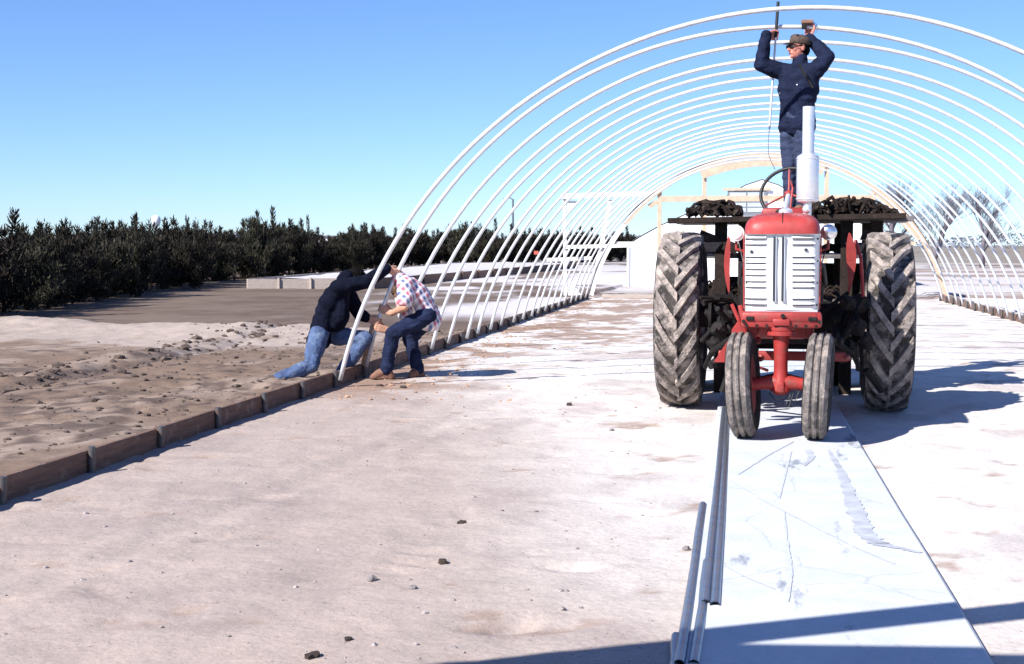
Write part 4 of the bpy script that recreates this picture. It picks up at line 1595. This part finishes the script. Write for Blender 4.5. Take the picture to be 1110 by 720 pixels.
    # hair: a shell over the skull that leaves the face free
    if wear.get('hair'):
        sh = [('e', P(0, -.026, .034), (.083, .098, .096), hrot), ('e', P(0, -.052, -.02), (.074, .066, .07), hrot), ('e', P(0, .030, .095), (.062, .052, .032), hrot)]
        skin_over('hair', loc(sh), wear['hair'], root, .008, 2, .010, 40)
    for x in (-.032, .032):
        MB().lump(P(x, .084, .004) + inv, .0115, 1, amp=0).build('eye', M['lens'], root, 'all')
        MB().lump(P(x, .0935, .004) + inv, .0055, 1, amp=0).build('iris', M['hole'], root, 'all')
    MB().tube([P(-.022, .090, -.059) + inv, P(0, .0955, -.060) + inv, P(.022, .090, -.059) + inv], .0045, 6).build('lips', M['lips'], root, 'all')
    return root, P, hrot, inv


def plaid():
    m = bpy.data.materials.new('plaid_shirt_cloth')
    m.use_nodes = True
    nt = m.node_tree
    b = nt.nodes['Principled BSDF']
    b.inputs['Roughness'].default_value = 0.85
    tc = nt.nodes.new('ShaderNodeTexCoord')
    mp = nt.nodes.new('ShaderNodeMapping')
    mp.inputs['Rotation'].default_value = (0, R(42), 0)
    mp.inputs['Scale'].default_value = (15, 15, 15)
    nt.links.new(tc.outputs['Object'], mp.inputs[0])
    sep = nt.nodes.new('ShaderNodeSeparateXYZ')
    nt.links.new(mp.outputs[0], sep.inputs[0])

    def math_(op, a, b_=None, v=None):
        n = nt.nodes.new('ShaderNodeMath')
        n.operation = op
        nt.links.new(a, n.inputs[0])
        if b_ is not None:
            nt.links.new(b_, n.inputs[1])
        if v is not None:
            n.inputs[1].default_value = v
        return n.outputs[0]
    ysk = math_('ADD', sep.outputs['X'], math_('MULTIPLY', sep.outputs['Y'], v=.9))
    fx = math_('FRACT', ysk)
    fz = math_('FRACT', sep.outputs['Z'])
    bx = math_('LESS_THAN', fx, v=.54)
    bz = math_('LESS_THAN', fz, v=.54)
    block = math_('MULTIPLY', bx, bz)
    either = math_('MAXIMUM', bx, bz)
    half = math_('FRACT', math_('MULTIPLY', math_('FLOOR', ysk), v=.5))
    alt = math_('GREATER_THAN', half, v=.25)

    def mix(fac, c1, c2):
        n = nt.nodes.new('ShaderNodeMixRGB')
        nt.links.new(fac, n.inputs[0])
        for i, c in ((1, c1), (2, c2)):
            if isinstance(c, tuple):
                n.inputs[i].default_value = (*c, 1)
            else:
                nt.links.new(c, n.inputs[i])
        return n.outputs[0]
    blockc = mix(alt, (0.47, 0.13, 0.18), (0.11, 0.14, 0.28))
    band = mix(alt, (0.64, 0.43, 0.47), (0.46, 0.48, 0.58))
    c = mix(either, (0.78, 0.75, 0.75), band)
    c = mix(block, c, blockc)
    nt.links.new(c, b.inputs['Base Color'])
    return m


M['plaid'] = plaid()

# --- the man in the dark jacket on one knee
FWD1 = V((.97, .22, -.1))
g1, w1a = grip(hoop2(1.115), (hoop2(1.2) - hoop2(1.03)), V((-.7, -.55, .1)), sense=1)
g2, w1b = grip(hoop2(0.60), (hoop2(.65) - hoop2(.55)), V((-.85, -.25, .2)), sense=1)
J1 = dict(base=(-4.45, 13.6, .05),
          hipL=at(349, 362, 14.02), hipR=at(345, 364, 13.72), kneeL=at(396, 367, 13.98), kneeR=at(337, 397, 13.50),
          ankL=at(371, 402, 13.95), ankR=at(302, 411, 13.24), toeL=at(384, 410, 13.98), toeR=at(277, 419, 13.14),
          shL=at(373, 311, 14.15), shR=at(366, 312, 13.82), elR=at(398, 305, 13.90), wrR=w1a, elL=at(389, 340, 14.2), wrL=w1b,
          neck=at(374, 303, 14.0), chest_fwd=FWD1, bow=.03, flatR=False, flatL=True,
          extra=[('c', at(366, 330, 13.9), .10, at(364, 347, 13.88), .11), ('c', at(369, 318, 13.9), .08, at(368, 344, 13.85), .09)])
person('person', 'man in dark navy jacket and light jeans kneeling on one knee, pushing the hoop', J1, M['skin'],
       dict(top=M['blacknavy'], top_name='jacket', leg=M['jeans'], leg_name='jeans', boot=M['cap'], hair=M['hair'], sleeve=1.0, wr=.007),
       (at(385, 303, 14.24), V((.55, .45, -.75)), V((.75, .1, .6))), {'R': g1, 'L': g2}, {'L': J1['toeL'].z - .035})

# --- the man in the plaid shirt, bent over
g3, w2a = grip(hoop2(0.735), (hoop2(.8) - hoop2(.65)), V((.9, -.25, .05)), sense=-1)
g4, w2b = grip(hoop2(0.545), (hoop2(.6) - hoop2(.5)), V((.9, .1, .1)), sense=-1)
fl, fr = gp(412, 411, 0), gp(453, 409, 0)
J2 = dict(base=(-3.45, 14.15, 0.0),
          hipL=at(463, 343, 14.08), hipR=at(466, 342, 14.36), kneeL=at(426, 361, 14.02), kneeR=at(444, 367, 14.38),
          ankL=at(419, 401, 14.05), ankR=at(453, 400, 14.32), toeL=at(405, 409, 14.02), toeR=at(446, 408, 14.25),
          shL=at(440, 308, 13.98), shR=at(436, 309, 14.34), elL=at(439, 333, 13.90), wrL=w2a, elR=at(440, 352, 14.42), wrR=w2b,
          neck=at(434, 304, 14.16), chest_fwd=V((-.7, 0, -.7)), bow=.05)
person('person', 'man in red and blue checked white shirt bent over, gripping the hoop foot', J2, M['skin'],
       dict(top=M['plaid'], top_name='shirt', leg=M['dkjeans'], leg_name='jeans', boot=M['boot'], hair=M['brownhair'], sleeve=.72, wr=.010, puff=.016),
       (at(437, 317, 14.30), V((-.45, .2, -.9)), V((-.85, .1, .3))), {'L': g3, 'R': g4}, {'L': J2['toeL'].z - .036, 'R': J2['toeR'].z - .036})

# --- the man standing on the rack
MY = 13.95
PT, PBt = at(843.5, 2, MY + .12), at(834, 140, MY + .1)
axp = (PT - PBt).normalized()
hp = PBt.lerp(PT, (140 - 39) / 138)
g5, w3r = grip(hp, axp, V((-.55, -.35, -.62)), .013, sense=-1)
apex = V((0, 0, 0))
hx = at(877, 32, H2['Y']).x
hz_ = H2['cz'] + math.sqrt(H2['r'] ** 2 - (hx - H2['cx']) ** 2)
g6, w3l = grip((hx, H2['Y'], hz_), (1, 0, 0), V((.25, -.35, -.9)), sense=1)
F3 = V((-.72, -.62, .0))
J3 = dict(base=(.53, MY, DECK_Z),
          hipL=at(872, 132, MY - .05), hipR=at(856, 132, MY + .08), kneeL=at(871, 180, MY - .06), kneeR=at(856, 180, MY + .05),
          ankL=at(870, 222, MY - .02), ankR=at(857, 222, MY + .09), toeL=at(862, 230, MY - .12), toeR=at(848, 230, MY - .02),
          shL=at(884, 77, MY - .08), shR=at(848, 78, MY + .12), elL=at(897, 62, MY - .06), wrL=w3l, elR=at(825.5, 70, MY + .06), wrR=w3r,
          neck=at(867, 69, MY + .01), chest_fwd=F3, bow=.0)
for q in ('ankL', 'ankR'):
    J3[q] = V((J3[q].x, J3[q].y, DECK_Z + .095))
for q in ('toeL', 'toeR'):
    J3[q] = V((J3[q].x, J3[q].y, DECK_Z + .042))
root3, P3, rot3, inv3 = person('person', 'man in navy jacket and brown cap standing on the rack, arms raised to the hoop', J3, M['ruddy'],
       dict(top=M['navy'], top_name='jacket', leg=M['workpants'], leg_name='trousers', boot=M['boot'], hair=M['hair'], sleeve=1.0, wr=.010, puff=.015),
       (at(865.5, 52, MY), V((-.86, -.48, .06)), V((0, 0, 1))), {'R': g5, 'L': g6}, {'L': DECK_Z + .002, 'R': DECK_Z + .002})
# cap, glasses, snaps and pocket flaps
cp = skin_over('cap', [('e', P3(0, -.012, .062) + inv3, (.092, .108, .068), rot3), ('e', P3(0, .03, .10) + inv3, (.06, .06, .03), rot3), ('e', P3(0, -.02, .04) + inv3, (.089, .107, .030), rot3)], M['cap'], root3, .007, 2)
mb = MB()
vs, fs = [], []
for i in range(13):
    a = math.pi * i / 12
    for dz, k in ((0.0, 1.0), (-.008, 1.0)):
        x = .078 * math.cos(a)
        vs.append(P3(x, .080, .040 + dz) + inv3)
        vs.append(P3(x * .9, .080 + .085 * math.sin(a), .040 + dz - .012 * math.sin(a)) + inv3)
for i in range(12):
    a = i * 4
    fs += [(a, a + 1, a + 5, a + 4), (a + 2, a + 6, a + 7, a + 3), (a + 1, a + 3, a + 7, a + 5), (a, a + 4, a + 6, a + 2)]
fs += [(0, 2, 3, 1), (48, 49, 51, 50)]
mb.add(vs, fs)
mb.build('cap_bill', M['cap'], cp, 40)
mb = MB()
for s in (-1, 1):
    mb.box(P3(s * .034, .101, .004) + inv3, (.050, .010, .034), rot3, 0, .004)
    mb.tube([P3(s * .060, .098, .010) + inv3, P3(s * .080, .05, .012) + inv3, P3(s * .083, -.01, .012) + inv3], .003, 6)
mb.tube([P3(-.012, .104, .008) + inv3, P3(.012, .104, .008) + inv3], .003, 6)
mb.build('dark_glasses', M['black'], root3, 30)
for u, v in ((845, 101), (843.5, 114), (843.5, 119), (864, 92)):
    p = at(u, v, MY - .17) + inv3
    MB().lump(p, .009, 1, (1, .6, 1), 0).build('snap_button', M['button'], root3, 'all')
MB().beam(at(866, 70, MY - .20) + inv3, at(881, 95, MY - .26) + inv3, .012, .03, up=V((.3, -.9, .2))).build('shoulder_strap', M['black'], root3)

# the pole he steadies and the clamp at his other hand
e = empty('thin_pole', PBt)
tag(e, 'thin pole with dark upper end held upright by the man on the rack', 'pole')
MB().tube([V((0, 0, 0)), (PT - PBt) * .78], .011, 10).build('pole_shaft', M['galv'], e, 40)
MB().tube([(PT - PBt) * .72, PT - PBt], .0155, 10).build('dark_grip', M['black'], e, 40)
mb = MB()
q = [V((0, 0, 0)), V((-.01, 0, -.12)), V((-.005, .0, -.25)), V((.02, .0, -.32)), V((.06, 0, -.40))]
mb.tube(q, .0035, 6).build('dangling_cord', M['pole'], e)
c = V((hx - .02, H2['Y'] - .03, hz_ + .045))
e = empty('hand_clamp', c)
tag(e, 'small brown clamp held on the hoop above the cap', 'clamp')
MB().box((0, 0, 0), (.115, .07, .035), None, 0, .006).build('jaw_block', M['glove'], e)
MB().box((-.03, -.03, -.05), (.05, .03, .05), None, 0, .006).build('lower_jaw', M['iron'], e)
MB().tube([(.055, -.01, 0), (.09, -.02, -.03), (.10, -.02, -.08), (.08, -.02, -.12)], .0025, 6).build('cord_loop', M['black'], e)
# the driving block slipped over the hoop's foot
d2 = (hoop2(.52) - hoop2(.12)).normalized()
e = empty('driving_sleeve', hoop2(.12))
tag(e, 'dirty wooden stick strapped along the foot of the held hoop', 'stick')
MB().beam(V((-.035, -.02, .02)), V((-.035, -.02, .02)) + d2 * .44, .035, .035, up=V((0, 1, 0)), bev=.004).build('stick', M['straw'], e)


# ------------------------------------------------------------------ evergreen shrubs of the hedge
def leaf_mat(name, c0, c1):
    m = bpy.data.materials.new(name)
    m.use_nodes = True
    nt = m.node_tree
    b = nt.nodes['Principled BSDF']
    b.inputs['Roughness'].default_value = 0.8
    b.inputs['Specular IOR Level'].default_value = 0.2
    a = nt.nodes.new('ShaderNodeAttribute')
    a.attribute_name = 'tint'
    r = nt.nodes.new('ShaderNodeValToRGB')
    r.color_ramp.elements[0].color = (*c0, 1)
    r.color_ramp.elements[1].color = (*c1, 1)
    nt.links.new(a.outputs['Fac'], r.inputs[0])
    oi = nt.nodes.new('ShaderNodeObjectInfo')
    hs = nt.nodes.new('ShaderNodeHueSaturation')
    mr = nt.nodes.new('ShaderNodeMapRange')
    mr.inputs[3].default_value, mr.inputs[4].default_value = 0.35, 0.95
    nt.links.new(oi.outputs['Random'], mr.inputs[0])
    mh = nt.nodes.new('ShaderNodeMapRange')
    mh.inputs[3].default_value, mh.inputs[4].default_value = 0.47, 0.55
    nt.links.new(oi.outputs['Random'], mh.inputs[0])
    nt.links.new(mr.outputs[0], hs.inputs['Value'])
    nt.links.new(mh.outputs[0], hs.inputs['Hue'])
    nt.links.new(r.outputs[0], hs.inputs['Color'])
    nt.links.new(hs.outputs[0], b.inputs['Base Color'])
    return m


M['needle'] = leaf_mat('evergreen_needles', (0.012, 0.013, 0.010), (0.105, 0.085, 0.062))


def shrub_mesh(seed, h, w, nspire, nleaf):
    rr = random.Random(seed)
    vs, fs, tint = [], [], []
    branches = []
    nb = 24 + nspire
    for k in range(nb):
        a = rr.uniform(0, 6.283)
        if k < nspire:
            p0 = V((rr.gauss(0, w * .16), rr.gauss(0, w * .16), h * .45))
            top = h * rr.uniform(.86, 1.10)
            p1 = p0 + V((rr.gauss(0, .06), rr.gauss(0, .06), top - p0.z))
            branches.append((p0, p1, .20, .05, .9))
        else:
            z0 = rr.uniform(.02, .62) * h
            rad = w * .5 * (1 - .5 * (z0 / h) ** 2) * rr.uniform(.75, 1.1)
            p0 = V((0, 0, z0 * .9))
            p1 = V((math.cos(a) * rad, math.sin(a) * rad, z0 + rr.uniform(.25, .5) * h * .7))
            branches.append((p0, p1, .26, .13, 1.0))
    wsum = sum((b[1] - b[0]).length * b[4] for b in branches)
    for p0, p1, r0, r1, wt in branches:
        cnt = int(nleaf * (p1 - p0).length * wt / wsum)
        for _ in range(cnt):
            t = rr.random() ** .8
            c = p0.lerp(p1, t)
            rad = r0 * (1 - t) + r1 * t
            off = V((rr.gauss(0, 1), rr.gauss(0, 1), rr.gauss(0, .8)))
            off = off.normalized() * rad * rr.random() ** .5
            c = c + off
            if c.z < .02:
                c.z = .02 + rr.random() * .1
            d = (off.normalized() * .7 + V((rr.gauss(0, .35), rr.gauss(0, .35), .9 + rr.random() * .5))).normalized()
            L = rr.uniform(.07, .15)
            wd = rr.uniform(.012, .026)
            s = d.cross(V((rr.gauss(0, 1), rr.gauss(0, 1), rr.gauss(0, 1)))).normalized()
            i = len(vs)
            vs += [c - s * wd, c + s * wd, c + d * L + s * wd * .3, c + d * L - s * wd * .3]
            fs.append((i, i + 1, i + 2, i + 3))
            tt = min(1, max(0, rr.gauss(.38, .22)))
            tint += [tt * .6, tt * .6, tt, tt]
    me = bpy.data.meshes.new('shrub_crown')
    me.from_pydata(vs, [], fs)
    ca = me.color_attributes.new('tint', 'FLOAT_COLOR', 'POINT')
    ca.data.foreach_set('color', np.repeat(np.array(tint, np.float32), 4))
    me.materials.append(M['needle'])
    tb = MB()
    tb.tube([(0, 0, -.1), (.02, 0, h * .3), (0, .02, h * .6), (0, 0, h * .85)], [.06, .05, .03, .01], 8)
    for p0, p1, *_ in branches[:16]:
        tb.tube([p0, p0.lerp(p1, .5) + V((0, 0, .03)), p1], [.018, .012, .005], 5)
    return me, tb.mesh('shrub_trunk', M['bark'], 'all')


SHR = [shrub_mesh(11 + k, 1.95, 1.7, (1, 2, 3, 1, 3, 2)[k], 4600) for k in range(6)]


def shrub(x, y, s, var, label, rz, sx=1.0):
    for hx_ in (-0.3815, -0.3025):                 # two thin spots in the row with low young plants
        if abs(x / y - hx_) < 0.010:
            s *= 0.80
    e = empty('evergreen_shrub', (x, y, gz(x, y) - .02), rz)
    e.scale = (s * sx, s * sx, s)
    tag(e, label, 'shrub', 'evergreen shrubs of the hedge')
    link('crown', SHR[var][0], e)
    link('trunk', SHR[var][1], e)
    return e


def path_pts(P, step):
    out = []
    acc = 0
    for a, b in zip(P[:-1], P[1:]):
        a, b = V((*a, 0)), V((*b, 0))
        L = (b - a).length
        t = acc
        while t < L:
            out.append(a.lerp(b, t / L))
            t += step(a.lerp(b, t / L).y)
        acc = t - L
    return out


HP = [(-13.9, 21.0), (-15.6, 30.5), (-17.2, 37.5), (-20.0, 49.5), (-21.6, 86), (-17.6, 98), (-13.6, 112), (-6.5, 129)]
front = path_pts(HP, lambda y: .92 + .006 * y)
NF = len(front)
for i, p in enumerate(front):
    var = rnd.choice([0, 1, 2, 3, 4, 5])
    s = rnd.choice([.72, .78, .84, .90, .94, 1.04]) * rnd.uniform(.95, 1.05) * (1.0 + .28 * min(1, max(0, (p.y - 32) / 40)))
    lab = 'dark evergreen shrub in the front row of the hedge, %s from the left end' % ORD[i + 1] if i + 1 < len(ORD) else 'dark evergreen shrub far along the front row of the hedge'
    shrub(p.x + rnd.uniform(-.2, .2), p.y + rnd.uniform(-.2, .2), s, var, lab, rnd.uniform(0, 6.28))
back = path_pts([(a - 1.5, b + .6) for a, b in HP], lambda y: 1.15 + .008 * y)
for i, p in enumerate(back):
    s = rnd.uniform(.80, 1.03) * (1.0 + .28 * min(1, max(0, (p.y - 32) / 40)))
    lab = 'dark evergreen shrub in the back row of the hedge, only its top showing'
    shrub(p.x + rnd.uniform(-.3, .3), p.y + rnd.uniform(-.3, .3), s, rnd.choice([1, 2, 4, 5]), lab, rnd.uniform(0, 6.28))
# the leaders that stand well above the rest
def tall(u, v, Y, var, label, sx=.75):
    p = at(u, v, Y)
    shrub(p.x, p.y, p.z / 2.05, var, label, rnd.uniform(0, 6.28), sx)


tall(286, 227, 53, 2, 'tallest pointed evergreen rising above the hedge left of the kneeling man')
tall(210, 236, 42, 0, 'tall spire of evergreen beside the white tower on the skyline', .7)
tall(147, 236, 35, 3, 'slim double-topped evergreen near the left end of the hedge', .7)
tall(212, 232, 44, 1, 'bushy pointed evergreen right of the white tower', .6)
tall(325, 238, 62, 4, 'forked evergreen tip standing clear of the hedge above the kneeling man', .6)
tall(383, 240, 70, 5, 'evergreen tip above the hedge directly left of the first hoop', .7)
tall(503, 238, 88, 1, 'broad dark evergreen seen between the third and fourth hoops', .9)
tall(528, 240, 92, 4, 'pointed dark evergreen seen behind the hoops near the lamp pole', .8)


# ------------------------------------------------------------------ bare trees on the right and behind
M['twig'] = mat('grey_bare_bark', (0.13, 0.115, 0.135), 0.95, 0, 0.25, 8)


def bare_tree(base, h, spread, seed, label, levels=5):
    rr = random.Random(seed)
    e = empty('bare_tree', base)
    tag(e, label, 'tree', 'leafless trees beyond the tunnel')
    tr, tw = MB(), MB()
    def grow(p, d, L, r, lev):
        n = 3
        pts = [p]
        dd = d.copy()
        for k in range(n):
            dd = (dd + V((rr.gauss(0, .13), rr.gauss(0, .13), rr.gauss(.03, .08)))).normalized()
            pts.append(pts[-1] + dd * L / n)
        rs = [r * (1 - .40 * k / n) for k in range(n + 1)]
        (tr if lev <= 1 else tw).tube(pts, rs, 7 if lev <= 1 else 3 if lev > 3 else 4)
        if lev >= levels:
            return
        cnt = rr.randint(3, 5) if lev else 6
        for k in range(cnt):
            t = rr.uniform(.35, 1.0) if lev else rr.uniform(.4, 1)
            q = pts[min(n, int(t * n))]
            a = rr.uniform(0, 6.283)
            o = V((math.cos(a), math.sin(a), 0)) * spread * rr.uniform(.5, 1.1)
            grow(q, (dd + o + V((0, 0, .15))).normalized(), L * rr.uniform(.55, .75), max(.006, rs[-1] * rr.uniform(.5, .7)), lev + 1)
    grow(V((0, 0, -.1)), V((0, 0, 1)), h * .38, h * .022, 0)
    tr.build('trunk', M['twig'], e, 'all')
    tw.build('crown', M['twig'], e)


for u, Y, ztop, seed, lab in ((962, 86, 9.4, 1, 'leafless grey tree right of the tunnel above the rack heap'),
                              (1010, 95, 9.0, 2, 'leafless grey tree at the right, second beyond the tractor'),
                              (1065, 90, 8.2, 3, 'leafless grey tree farthest to the right of the tunnel'),
                              (935, 120, 8.2, 4, 'small leafless tree behind the right shoulder of the far end arch'),
                              (782, 110, 7.6, 5, 'leafless treetop showing just left of the far greenhouse gable'),
                              (800, 118, 7.4, 9, 'leafless treetop directly behind the far greenhouse gable')):
    p = at(u, 266, Y)
    bare_tree((p.x, p.y, 0), ztop, .75, seed, lab)


# far wood on the horizon: one mass
def far_wood():
    rr = random.Random(5)
    vs, fs = [], []
    for k in range(26000):
        x = rr.uniform(-420, 520)
        y = 620 + rr.uniform(-30, 30)
        top = 5.2 + 2.6 * mnoise.noise(V((x * .03, 0, 0))) + 1.4 * mnoise.noise(V((x * .12, 4, 0)))
        z = rr.random() ** .7 * top
        c = V((x, y, z))
        s = rr.uniform(.5, 1.3)
        a = V((rr.gauss(0, 1), rr.gauss(0, 1), rr.gauss(0, 1))).normalized() * s
        b = V((rr.gauss(0, 1), rr.gauss(0, 1), rr.gauss(0, 1))).normalized() * s
        i = len(vs)
        vs += [c, c + a, c + b]
        fs.append((i, i + 1, i + 2))
    me = bpy.data.meshes.new('distant_wood')
    me.from_pydata(vs, [], fs)
    me.materials.append(mat('far_wood_haze_tone', (0.13, 0.135, 0.17), .95))  # blue-grey puts the distance haze into the wood's colour
    tag(link('distant_wood', me), 'low blue-grey line of distant woods along the horizon', 'wood', None, 'stuff')


far_wood()


# ------------------------------------------------------------------ far things: tower, lamp pole, house, marker
def tower():
    p = at(169, 239, 620)
    e = empty('water_tower', (p.x, p.y, 0))
    tag(e, 'white round-topped water tower far behind the hedge at left', 'tower')
    z = p.z
    MB().lathe([(.2, z - 3.4), (1.2, z - 2.8), (2.0, z - 1.6), (2.25, z), (2.1, z + 1.2), (1.5, z + 2.0), (.6, z + 2.4), (0.05, z + 2.5)], (0, 0, 0), 'Z', 28).build('tank', M['tank'], e, 'all')
    for k in range(4):
        a = R(45 + 90 * k)
        MB().tube([(2.6 * math.cos(a), 2.6 * math.sin(a), 0), (1.7 * math.cos(a), 1.7 * math.sin(a), z - 1.5)], .14, 8).build('leg', M['tank'], e)
    MB().tube([(0, 0, 0), (0, 0, z - 3)], .3, 10).build('riser_pipe', M['tank'], e)


tower()


def lamp_pole():
    Y = 118
    p = at(556, 250, Y)
    tp = at(555.5, 216, Y)
    e = empty('lamp_pole', (p.x, p.y, 0))
    tag(e, 'slim grey lamp pole behind the hedge, seen between the hoops', 'lamp pole')
    MB().tube([(0, 0, 0), (0, 0, tp.z)], [.12, .08], 8).build('pole', M['pole'], e)
    MB().tube([(0, 0, tp.z - .05), (-.25, 0, tp.z + .12), (-.6, 0, tp.z + .10)], .05, 6).build('arm', M['pole'], e)
    MB().lump((-.65, 0, tp.z + .02), .16, 2, (1.4, 1, .6), .05).build('lamp_head', M['pole'], e)


lamp_pole()


def house(u0, u1, vtop, Y, label, ridge):
    a, b = at(u0, vtop, Y), at(u1, vtop, Y)
    w = b.x - a.x
    e = empty('white_house', ((a.x + b.x) / 2, Y, 0))
    tag(e, label, 'house')
    z = a.z
    MB().box((0, 3, z / 2), (w, 6, z)).build('wall', M['siding'], e)
    MB().prism([(-w / 2 - .3, -.3, z + .02), (-w / 2 - .3, 3, z + ridge), (-w / 2 - .3, 6.3, z + .02)], (w + .6, 0, 0)).build('roof', M['roofdark'], e)
    for k in range(2):
        f = MB().box((w * (-.22 + .44 * k), -.03, z * .62), (.9, .06, 1.2)).build('window', M['siding'], e)
        MB().box((w * (-.22 + .44 * k), -.07, z * .62), (.74, .03, 1.04)).build('pane', M['vent'], f)


house(212, 250, 255.5, 150, 'white house glimpsed through the hedge top right of the white tower', .25)
house(336, 358, 257, 170, 'white shed glimpsed through the hedge top above the kneeling man', .2)

p = gp(581, 292, .02)
e = empty('marker_stake', (p.x, p.y, 0.02))
tag(e, 'thin stake with a small red marker seen through the hoops', 'stake')
MB().box((0, 0, .5), (.05, .05, 1.0)).build('stake', M['darkwood'], e)
MB().box((.02, -.04, .95), (.26, .03, .20), None, 0, .01).build('red_marker', M['flag'], e)

# ------------------------------------------------------------------ unseen scaffold, added and shaped to cast the shadow across the near ground
def scaffold():
    e = empty('added_shadow_scaffold', (-3.2, 1.2, 0))
    tag(e, 'added unseen timber scaffold over the near end, shaped to cast the shadow on the walk', 'scaffold')
    o = V((-3.2, 1.2, 0))
    k = 1 / math.tan(SUN_EL)
    H_ = 2.75
    def over(g, h):                     # the point at height h whose shadow is g
        return V((g.x - SHX * k * h, g.y - SHY * k * h, h)) - o
    a, b = gp(560, 722, 0), gp(1010, 672, 0)
    d = (b - a).normalized()
    A, B_ = over(a - d * .9, H_), over(b + d * 5.6, H_)
    MB().beam(A, B_, .17, .10).build('guard_beam', M['lumber'], e)
    nrm = V((d.y, -d.x, 0))
    c2, e2 = gp(735, 706, 0), gp(972, 709, 0)
    d2 = (e2 - c2).normalized()
    A2, B2 = over(c2 - d2 * .30, H_ + .12), over(e2 + d2 * 5.0, H_ + .12)
    n2 = V((d2.y, -d2.x, 0))
    for q in range(5):
        s = n2 * (.11 + .235 * q)
        MB().beam(A2 + s - d2 * (.05, .12, .0, .2, .1)[q], B2 + s, .225, .045).build('deck_plank', M['lumber'], e)
    MB().beam(A + d * 3.3 + V((0, 0, .05)), A + d * 4.1 + nrm * .5 + V((0, 0, .05)), .06, .04).build('added_shadow_brace', M['lumber'], e)
    for P_ in (A + d * 1.05, B_ - d * .1):
        for s in (nrm * .0, nrm * 1.3):
            MB().box((P_.x + s.x, P_.y + s.y, H_ / 2), (.09, .09, H_)).build('leg', M['lumber'], e)
        MB().beam(P_ + V((0, 0, -.08)), P_ + nrm * 1.35 + V((0, 0, -.08)), .07, .12).build('bearer', M['lumber'], e)


scaffold()  # unseen, added to cast the shadow across the near ground

# ------------------------------------------------------------------ litter on the ground
STONE = [MB().lump((0, 0, 0), 1, k + 2, (1.2, .9, .7), .5).mesh('stone', M['stone'], 30) for k in range(3)]
CLOD = [MB().lump((0, 0, 0), 1, k + 20, (1.2, .9, .6), .6).mesh('clod', M['clod'], 30) for k in range(3)]


def small(me, u, v, r, name, label, cat):
    p = gp(u, v, 0.0)
    o = link(name, me)
    o.location = (p.x, p.y, gz(p.x, p.y) + r * .25)
    o.scale = (r, r, r)
    o.rotation_euler = (0, 0, rnd.uniform(0, 6))
    tag(o, label, cat, 'small stones and scraps on the sand')


small(STONE[0], 403, 629, .022, 'stone', 'pale grey stone low in the middle left of the sand', 'stone')
small(CLOD[0], 480, 609, .022, 'soil_clod', 'dark clod right of the pale stone on the sand', 'clod')
small(CLOD[1], 501, 568, .024, 'soil_clod', 'black scrap lying in the middle of the open sand', 'clod')
small(STONE[1], 447, 637, .016, 'stone', 'tiny stone just left below the dark clod on the sand', 'stone')
small(CLOD[2], 338, 712, .024, 'soil_clod', 'brown clod at the bottom edge of the sand', 'clod')
small(CLOD[0], 377, 694, .016, 'soil_clod', 'small dark clod just above the bottom edge of the sand', 'clod')
small(STONE[2], 744, 595, .020, 'stone', 'grey stone lying just left of the nearest loose pipe', 'stone')
small(CLOD[1], 617, 440, .030, 'soil_clod', 'small black clod on the bright sand left of the tractor', 'clod')
small(CLOD[2], 412, 419, .030, 'soil_clod', 'dark clod beside the bent man\'s boot', 'clod')
small(CLOD[0], 437, 421, .035, 'soil_clod', 'dark clod in front of the bent man\'s boots', 'clod')
small(STONE[0], 663, 468, .018, 'stone', 'tiny grey stone on the bright sand before the rear wheel', 'stone')


def scatter(name, label, n, fx, me_src, r0, r1, seed, mt):
    rr = random.Random(seed)
    mb = MB()
    k = 0
    while k < n:
        p = fx(rr)
        if p is None:
            continue
        r = rr.uniform(r0, r1) * (.4 + rr.random() ** 3)
        mb.lump((p[0], p[1], gz(*p) + r * .2), r, rr.random() * 90, (1.3, 1, .7), .55, sub=1)
        k += 1
    tag(mb.build(name, mt, None, 30), label, 'litter', None, 'stuff')


scatter('soil_clods', 'scattered dark soil clods along the rut left of the kerb', 420, lambda rr: (lambda y: (-6.85 - .03 * (y - 14) - .25 + rr.gauss(0, .35), y))(rr.uniform(11, 23)), None, .018, .055, 3, M['clod'])
scatter('loam_crumbs', 'loose brown crumbs of earth scattered beside the kerb', 1100, lambda rr: (-4.2 - abs(rr.gauss(0, 2.0)), rr.uniform(8, 22)), None, .008, .03, 4, M['clod'])
scatter('sand_grit', 'fine grit and tiny pebbles scattered over the trodden sand', 700, lambda rr: (rr.uniform(-3.6, -.3), 4.4 + rr.random() ** 1.5 * 14), None, .004, .011, 6, M['stone'])
scatter('earth_scraps', 'tan scraps of earth trodden along the inside of the kerb', 700, lambda rr: (-3.78 + abs(rr.gauss(0, .8)), 12 + rr.random() ** 1.4 * 22), None, .006, .020, 8, M['straw'])
bpy.context.view_layer.update()
